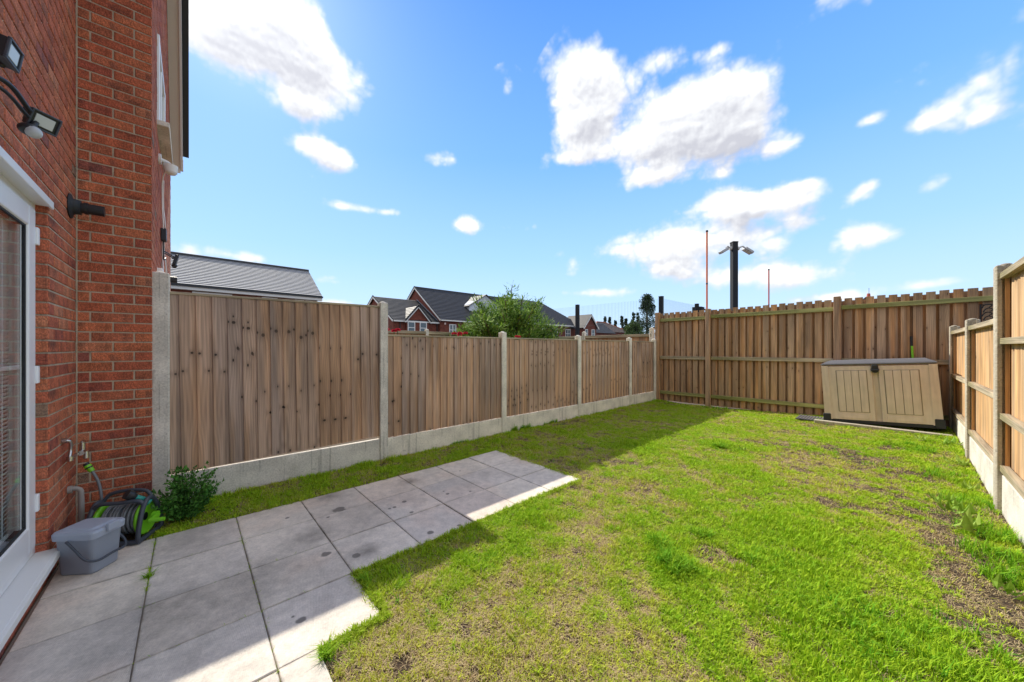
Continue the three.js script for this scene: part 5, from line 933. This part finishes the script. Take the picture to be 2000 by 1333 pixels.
{ // weeds along the sunny fence
  const spots = [[1868, 1005, .12, 6], [1888, 1035, .13, 7], [1845, 985, .10, 5], [1905, 960, .08, 5], [1975, 1165, .08, 5], [1800, 860, .08, 5], [1870, 870, .10, 6], [1880, 910, .1, 6], [1585, 808, .12, 6], [1450, 880, .06, 5]];
  spots.forEach(([px, py, s, n], i) => {
    const [x, z] = ground(px, py, landHeight(...ground(px, py, 0.05))), zz = Math.min(z, 0.48), t = thing('broadleaf_weed', ['broad-leaved weed in bare soil a step from the tall rough post', 'largest broad-leaved weed at the foot of the tall rough post', 'small broad-leaved weed at the edge of the big bare soil patch', 'weed against the white gravel board past the tall rough post', 'weed below the tall sunlit fence panel', 'weed in the grass in front of the storage box doors', 'weed by the low rough post near the storage box', 'weed beside the gravel board between the two rough posts', 'tall weed beside the small ribbed mat', 'single weed out in the middle of the sunlit lawn'][i], 'weed', [x, landHeight(x, zz) - 0.005, zz], i, 'weeds dotted about the lawn edge'), r = rng(430 + i), L = [];
    for (let k = 0; k < n * 2; k++) L.push([(r() - 0.5) * s, 0.005 + 0.02 * r(), (r() - 0.5) * s, 0.5 + 0.8 * r(), k / n * 3.14 + r() * 0.5, (r() - 0.5) * 0.5, 0.5 + 0.7 * r()]);
    part('leaves', scatter(leafGeo(s * 1.1, s * 0.42, 0.2, 0.25), L), greens[1 + (i % 2) * 2], t);
  });
}
function crownTree(name, label, group, D, px, pyTop, wpx, shape, seed, mat, leaves, leaf, group2) {
  const [x, yt, z] = atDepth(px, pyTop, D), w = wpx * D / F / 2, t = thing(name, label, 'tree', [x, 0, z], 0, group), r = rng(seed), L = [], L2 = [];
  part('trunk', (() => { const g = cyl(0.06 + yt * 0.006, 0.14 + yt * 0.014, yt * 0.85, 0, yt * 0.425, 0, 'y', 8); return g; })(), std(lin(0.09, 0.07, 0.05), 0.95), t);
  const y0 = shape === 'poplar' ? yt * 0.12 : yt * 0.16, clumps = [];
  const nC = Math.round(leaves / 45);
  for (let k = 0; k < nC; k++) { const s = Math.pow(r(), 0.9), prof = shape === 'poplar' ? Math.sin(Math.PI * Math.pow(s, 0.7)) * 0.9 + 0.12 : shape === 'conifer' ? (1 - s) ** 0.5 * 0.95 + 0.06 : Math.sqrt(Math.max(0, 1 - (2 * s - 0.9) ** 2)); const a = r() * 6.28, q = Math.sqrt(r()) * 0.9; clumps.push([Math.cos(a) * w * prof * q, mix(y0, yt * 0.97, s), Math.sin(a) * w * prof * q, w * (0.14 + 0.16 * r())]); }
  for (const [cx, cy, cz, cr] of clumps) for (let q = 0; q < 45; q++) { const a = r() * 6.28, b = Math.acos(2 * r() - 1), rr2 = cr * Math.cbrt(r()); (r() < 0.5 ? L : L2).push([cx + rr2 * Math.sin(b) * Math.cos(a), cy + rr2 * Math.cos(b) * 1.15, cz + rr2 * Math.sin(b) * Math.sin(a), r() * 3, r() * 6.28, r() * 3, 0.7 + 0.6 * r()]); }
  part('crown', scatter(leaf, L), mat[0], t); part('crown', scatter(leaf, L2), mat[1], t);
}
{
  const dark = [leafMat(0.030, 0.060, 0.022, 0.15), leafMat(0.045, 0.085, 0.03, 0.15)], mid = [leafMat(0.07, 0.13, 0.03, 0.2), leafMat(0.10, 0.17, 0.04, 0.2)];
  const big = leafGeo(0.34, 0.2), small = leafGeo(0.24, 0.16);
  crownTree('fir_tree', 'tall dark evergreen tree rising above the next garden\'s fence', null, 62, 1264, 574, 50, 'conifer', 501, dark, 6500, small);
  const pop = 'row of slim poplars on the skyline';
  [[1182, 618, 8, 92], [1191, 619, 6, 94], [1215, 617, 9, 90], [1223, 622, 8, 92], [1238, 610, 10, 88], [1246, 610, 8, 90], [1202, 625, 6, 96]].forEach(([px, py, w, D], i) => crownTree('poplar_tree', 'slim dark poplar on the skyline beside the tall evergreen', pop, D, px, py, w * 1.5, 'poplar', 510 + i, dark, 2400, big));
  crownTree('garden_tree', 'light green bushy tree in front of the tall evergreen', null, 45, 1236, 630, 46, 'round', 530, mid, 4500, small);
  crownTree('garden_tree', 'green tree half hidden behind the white dormer', null, 75, 1118, 640, 60, 'round', 532, mid, 3000, big);
}
console.log('plants done', Math.round(performance.now()));

// ---------------------------------------------------------------- grass
{
  function tuft(seed, n, len, wid, spread, lean) {
    const r = rng(seed), pos = [];
    for (let k = 0; k < n; k++) {
      const a = r() * 6.28, l = len * (0.55 + 0.6 * r()), w = wid * (0.7 + 0.6 * r()), ox = (r() - 0.5) * spread * 2, oz = (r() - 0.5) * spread * 2, ln = lean * (0.2 + r()), dx = Math.cos(a), dz = Math.sin(a), sx = -dz * w / 2, sz = dx * w / 2;
      const at = (s) => [ox + dx * l * ln * s * s, l * s * (1 - 0.25 * ln * s), oz + dz * l * ln * s * s];
      const [p0, p1, p2] = [at(0), at(0.55), at(1)], A = [p0[0] - sx, p0[1], p0[2] - sz], B = [p0[0] + sx, p0[1], p0[2] + sz], C = [p1[0] - sx * 0.8, p1[1], p1[2] - sz * 0.8], Dd = [p1[0] + sx * 0.8, p1[1], p1[2] + sz * 0.8];
      pos.push(...A, ...B, ...Dd, ...A, ...Dd, ...C, ...C, ...Dd, ...p2);
    }
    const g = new THREE.BufferGeometry(); g.setAttribute('position', new THREE.Float32BufferAttribute(pos, 3)); g.computeVertexNormals(); return g;
  }
  const blade = () => new THREE.MeshPhysicalMaterial({ color: lin(1, 1, 1), roughness: 0.7, side: THREE.DoubleSide, specularIntensity: 0.2, transmission: 0.28, thickness: 0 });
  const r = rng(601), green = [], straw = [], long = [];
  const N = 125000; let tries = 0;
  while (green.length + straw.length < N && tries < 900000) {
    tries++;
    const x = -0.25 + r() * 9.1, z = -4.10 + r() * 4.66, D = depthOf(x, z); if (D < 0.9) continue;
    const px = (CA * x + SA * z) / D; if (px > 1.55 || px < -1.3) continue;
    if (r() > clamp(2.0 / D, 0.24, 1)) continue;
    if (onPatio(x, z)) continue;
    const { soil, dry } = lawnState(x, z), cover = clamp(1 - soil * 1.05); const onSoil = r() > cover + 0.03; if (onSoil && r() > 0.22) continue;
    const nearFence = Math.max(sstep(-3.95, -4.08, z) * 0.9, sstep(0.40, 0.54, z) * 0.8);
    const fine = fbm(x * 5, z * 5, 3, 0, 62), lushy = spotSum(lushSpots, x, z, 1.2), grow = 0.45 + 1.15 * fine - 0.30 * dry + 0.55 * clamp(lushy) + nearFence * 0.8, w = 1 + 0.10 * D;
    const isStraw = onSoil ? r() < 0.85 : r() < clamp(dry * 0.9 - 0.08, 0.05, 0.65);
    (isStraw ? straw : green).push([x, landHeight(x, z) + lawnBumps(x, z) - 0.014, z, r() * 6.28, grow * (isStraw ? 0.8 : 1) * (0.55 + 0.85 * r() * r() + 0.25 * r()), w, dry, r()]);
  }
  // longer clumps
  for (const [px, py, rad, n, hgt] of [[1320, 1100, .11, 70, 2.0], [1290, 1060, .08, 30, 1.8], [1370, 1040, .07, 26, 1.5], [1405, 870, .09, 40, 1.8], [1650, 1190, .2, 50, 1.6], [1800, 1300, .25, 60, 1.7], [1940, 1080, .15, 45, 2.2], [1900, 980, .15, 45, 1.8], [1935, 1040, .15, 50, 2.2], [1985, 1130, .12, 45, 2.2], [632, 1272, .035, 22, 1.4], [705, 1135, .05, 22, 1.3], [1840, 1235, .2, 40, 1.6], [1780, 880, .25, 60, 1.6], [1850, 930, .2, 50, 1.8], [1500, 1090, .15, 30, 1.4], [288, 1120, .012, 9, .8], [1000, 832, .12, 30, 2.0], [985, 838, .06, 20, 2.4], [1050, 822, .2, 26, 1.6], [880, 862, .15, 16, 1.4], [1400, 795, .3, 50, 1.6], [1500, 802, .3, 40, 1.7], [1620, 832, .2, 30, 1.5], [1720, 838, .3, 60, 1.6], [1800, 842, .25, 50, 1.7]]) {
    const [cx, cz] = ground(px, py, 0.02);
    for (let k = 0; k < n; k++) { const a = r() * 6.28, q = rad * Math.sqrt(r()), x = cx + Math.cos(a) * q, z = clamp(cz + Math.sin(a) * q, -4.12, 0.55); if (x > 8.8) continue; if (onPatio(x, z) && rad > 0.03) continue; long.push([x, landHeight(x, z) + lawnBumps(x, z) - 0.01, z, r() * 6.28, hgt * (0.4 + 0.5 * r()), 1 + 0.08 * depthOf(x, z), 0.1, r()]); }
  }
  for (let k = 0; k < 1500; k++) { const x = 0.8 + r() * 7.9, z = -4.0 + r() * 4.5; if (onPatio(x, z) || fbm(x * 3, z * 3, 2, 0, 64) < 0.48) continue; long.push([x, landHeight(x, z) + lawnBumps(x, z) - 0.012, z, r() * 6.28, 0.35 + 0.55 * r() * r(), 1 + 0.10 * depthOf(x, z), 0.1, r()]); }
  // tufts hanging over the slab edges
  for (let k = 0; k < 900; k++) { const s = r(); let x, z; if (s < 0.5) { x = 0.72 + r() * 2.24; z = -2.20 + 0.02 * r(); } else if (s < 0.62) { x = 0.73 + 0.02 * r(); z = -2.2 + r() * 0.42; } else if (s < 0.75) { x = 0.44 + 0.3 * r(); z = -1.755 + 0.02 * r(); } else if (s < 0.9) { x = -0.1 + 3.0 * r(); z = -3.575 - 0.015 * r(); } else { x = 2.965 + 0.02 * r(); z = -3.5 + 1.3 * r(); } green.push([x, -0.008, z, r() * 6.28, 0.7 + 0.6 * r(), 1.2, 0.35, r()]); }
  const col = new THREE.Color(), mk = (name, label, geos, list, colour) => {
    geos.forEach((g, gi) => {
      const sub = list.filter((_, i) => i % geos.length === gi), im = new THREE.InstancedMesh(g, blade(), sub.length);
      im.name = numbered(name); shadows(im); tag(im, label, 'grass', null, 'stuff');
      sub.forEach(([x, y, z, a, s, w, dry, rnd], i) => { _m.compose(_v.set(x, y, z), _q.setFromEuler(_e.set((rnd - 0.5) * 0.3, a, (rnd * 7 % 1 - 0.5) * 0.3)), _s.set(w * (0.8 + 0.3 * s), s, w * (0.8 + 0.3 * s))); im.setMatrixAt(i, _m); colour(col, dry, rnd); im.setColorAt(i, col); });
      scene.add(im);
    });
  };
  const G1 = [0.45, 0.64, 0.02], G2 = [0.55, 0.58, 0.07], G3 = [0.24, 0.46, 0.028], ST = [0.74, 0.61, 0.34], ST2 = [0.44, 0.33, 0.17];
  const cg = (c, dry, rnd) => { const t = clamp(dry * 1.1 - 0.1 + (rnd - 0.5) * 0.4), q = clamp((rnd * 13 % 1)); const a = [0, 1, 2].map((k) => mix(mix(G1[k], G3[k], q * q * (1 - t)), G2[k], t)); c.setRGB(a[0] * (0.8 + 0.4 * q), a[1] * (0.8 + 0.4 * q), a[2]); };
  const cs = (c, dry, rnd) => { const q = rnd * 11 % 1; c.setRGB(...[0, 1, 2].map((k) => mix(ST[k], ST2[k], q))); };
  mk('lawn_grass', 'short green grass blades growing all over the lawn', [tuft(1, 8, 0.029, 0.0036, 0.018, 0.9), tuft(2, 8, 0.023, 0.0034, 0.02, 1.1), tuft(3, 7, 0.036, 0.0033, 0.016, 0.8)], green, cg);
  mk('dry_grass', 'dry straw coloured grass mixed into the patchy lawn', [tuft(4, 9, 0.020, 0.0024, 0.022, 1.7), tuft(5, 8, 0.026, 0.0022, 0.022, 1.5)], straw, cs);
  mk('long_grass', 'longer bright green grass clumps standing out of the lawn', [tuft(6, 8, 0.06, 0.0036, 0.012, 0.7), tuft(7, 8, 0.07, 0.0036, 0.012, 0.9)], long, (c, d, rnd) => { const q = rnd * 9 % 1; c.setRGB(mix(0.16, 0.34, q), mix(0.42, 0.52, q), 0.02); });
  // moss and grass in the patio joints
  const joint = []; for (let k = 0; k < 260; k++) { const v = r(); let x, z; if (v < 0.45) { x = SX0 + (r() - 0.5) * 0.008; z = -3.5 + Math.pow(r(), 2) * 0.7; } else if (v < 0.75) { x = 0.2725 + (r() - 0.5) * 0.008; z = -3.5 + r() * 1.8; } else { x = 0.7 - r() * 0.9; z = SZ0 + SL * Math.floor(1 + r() * 4) + (r() - 0.5) * 0.006; } joint.push([x, -0.012, z, r() * 6.28, 0.35 + 0.45 * r(), 1, 0.2, r()]); }
  mk('joint_weeds', 'tiny weeds growing in the joints between the patio slabs', [tuft(8, 6, 0.03, 0.003, 0.006, 0.8)], joint, cg);
  console.log('grass', green.length, straw.length, long.length);
}

renderer.render(scene, camera);
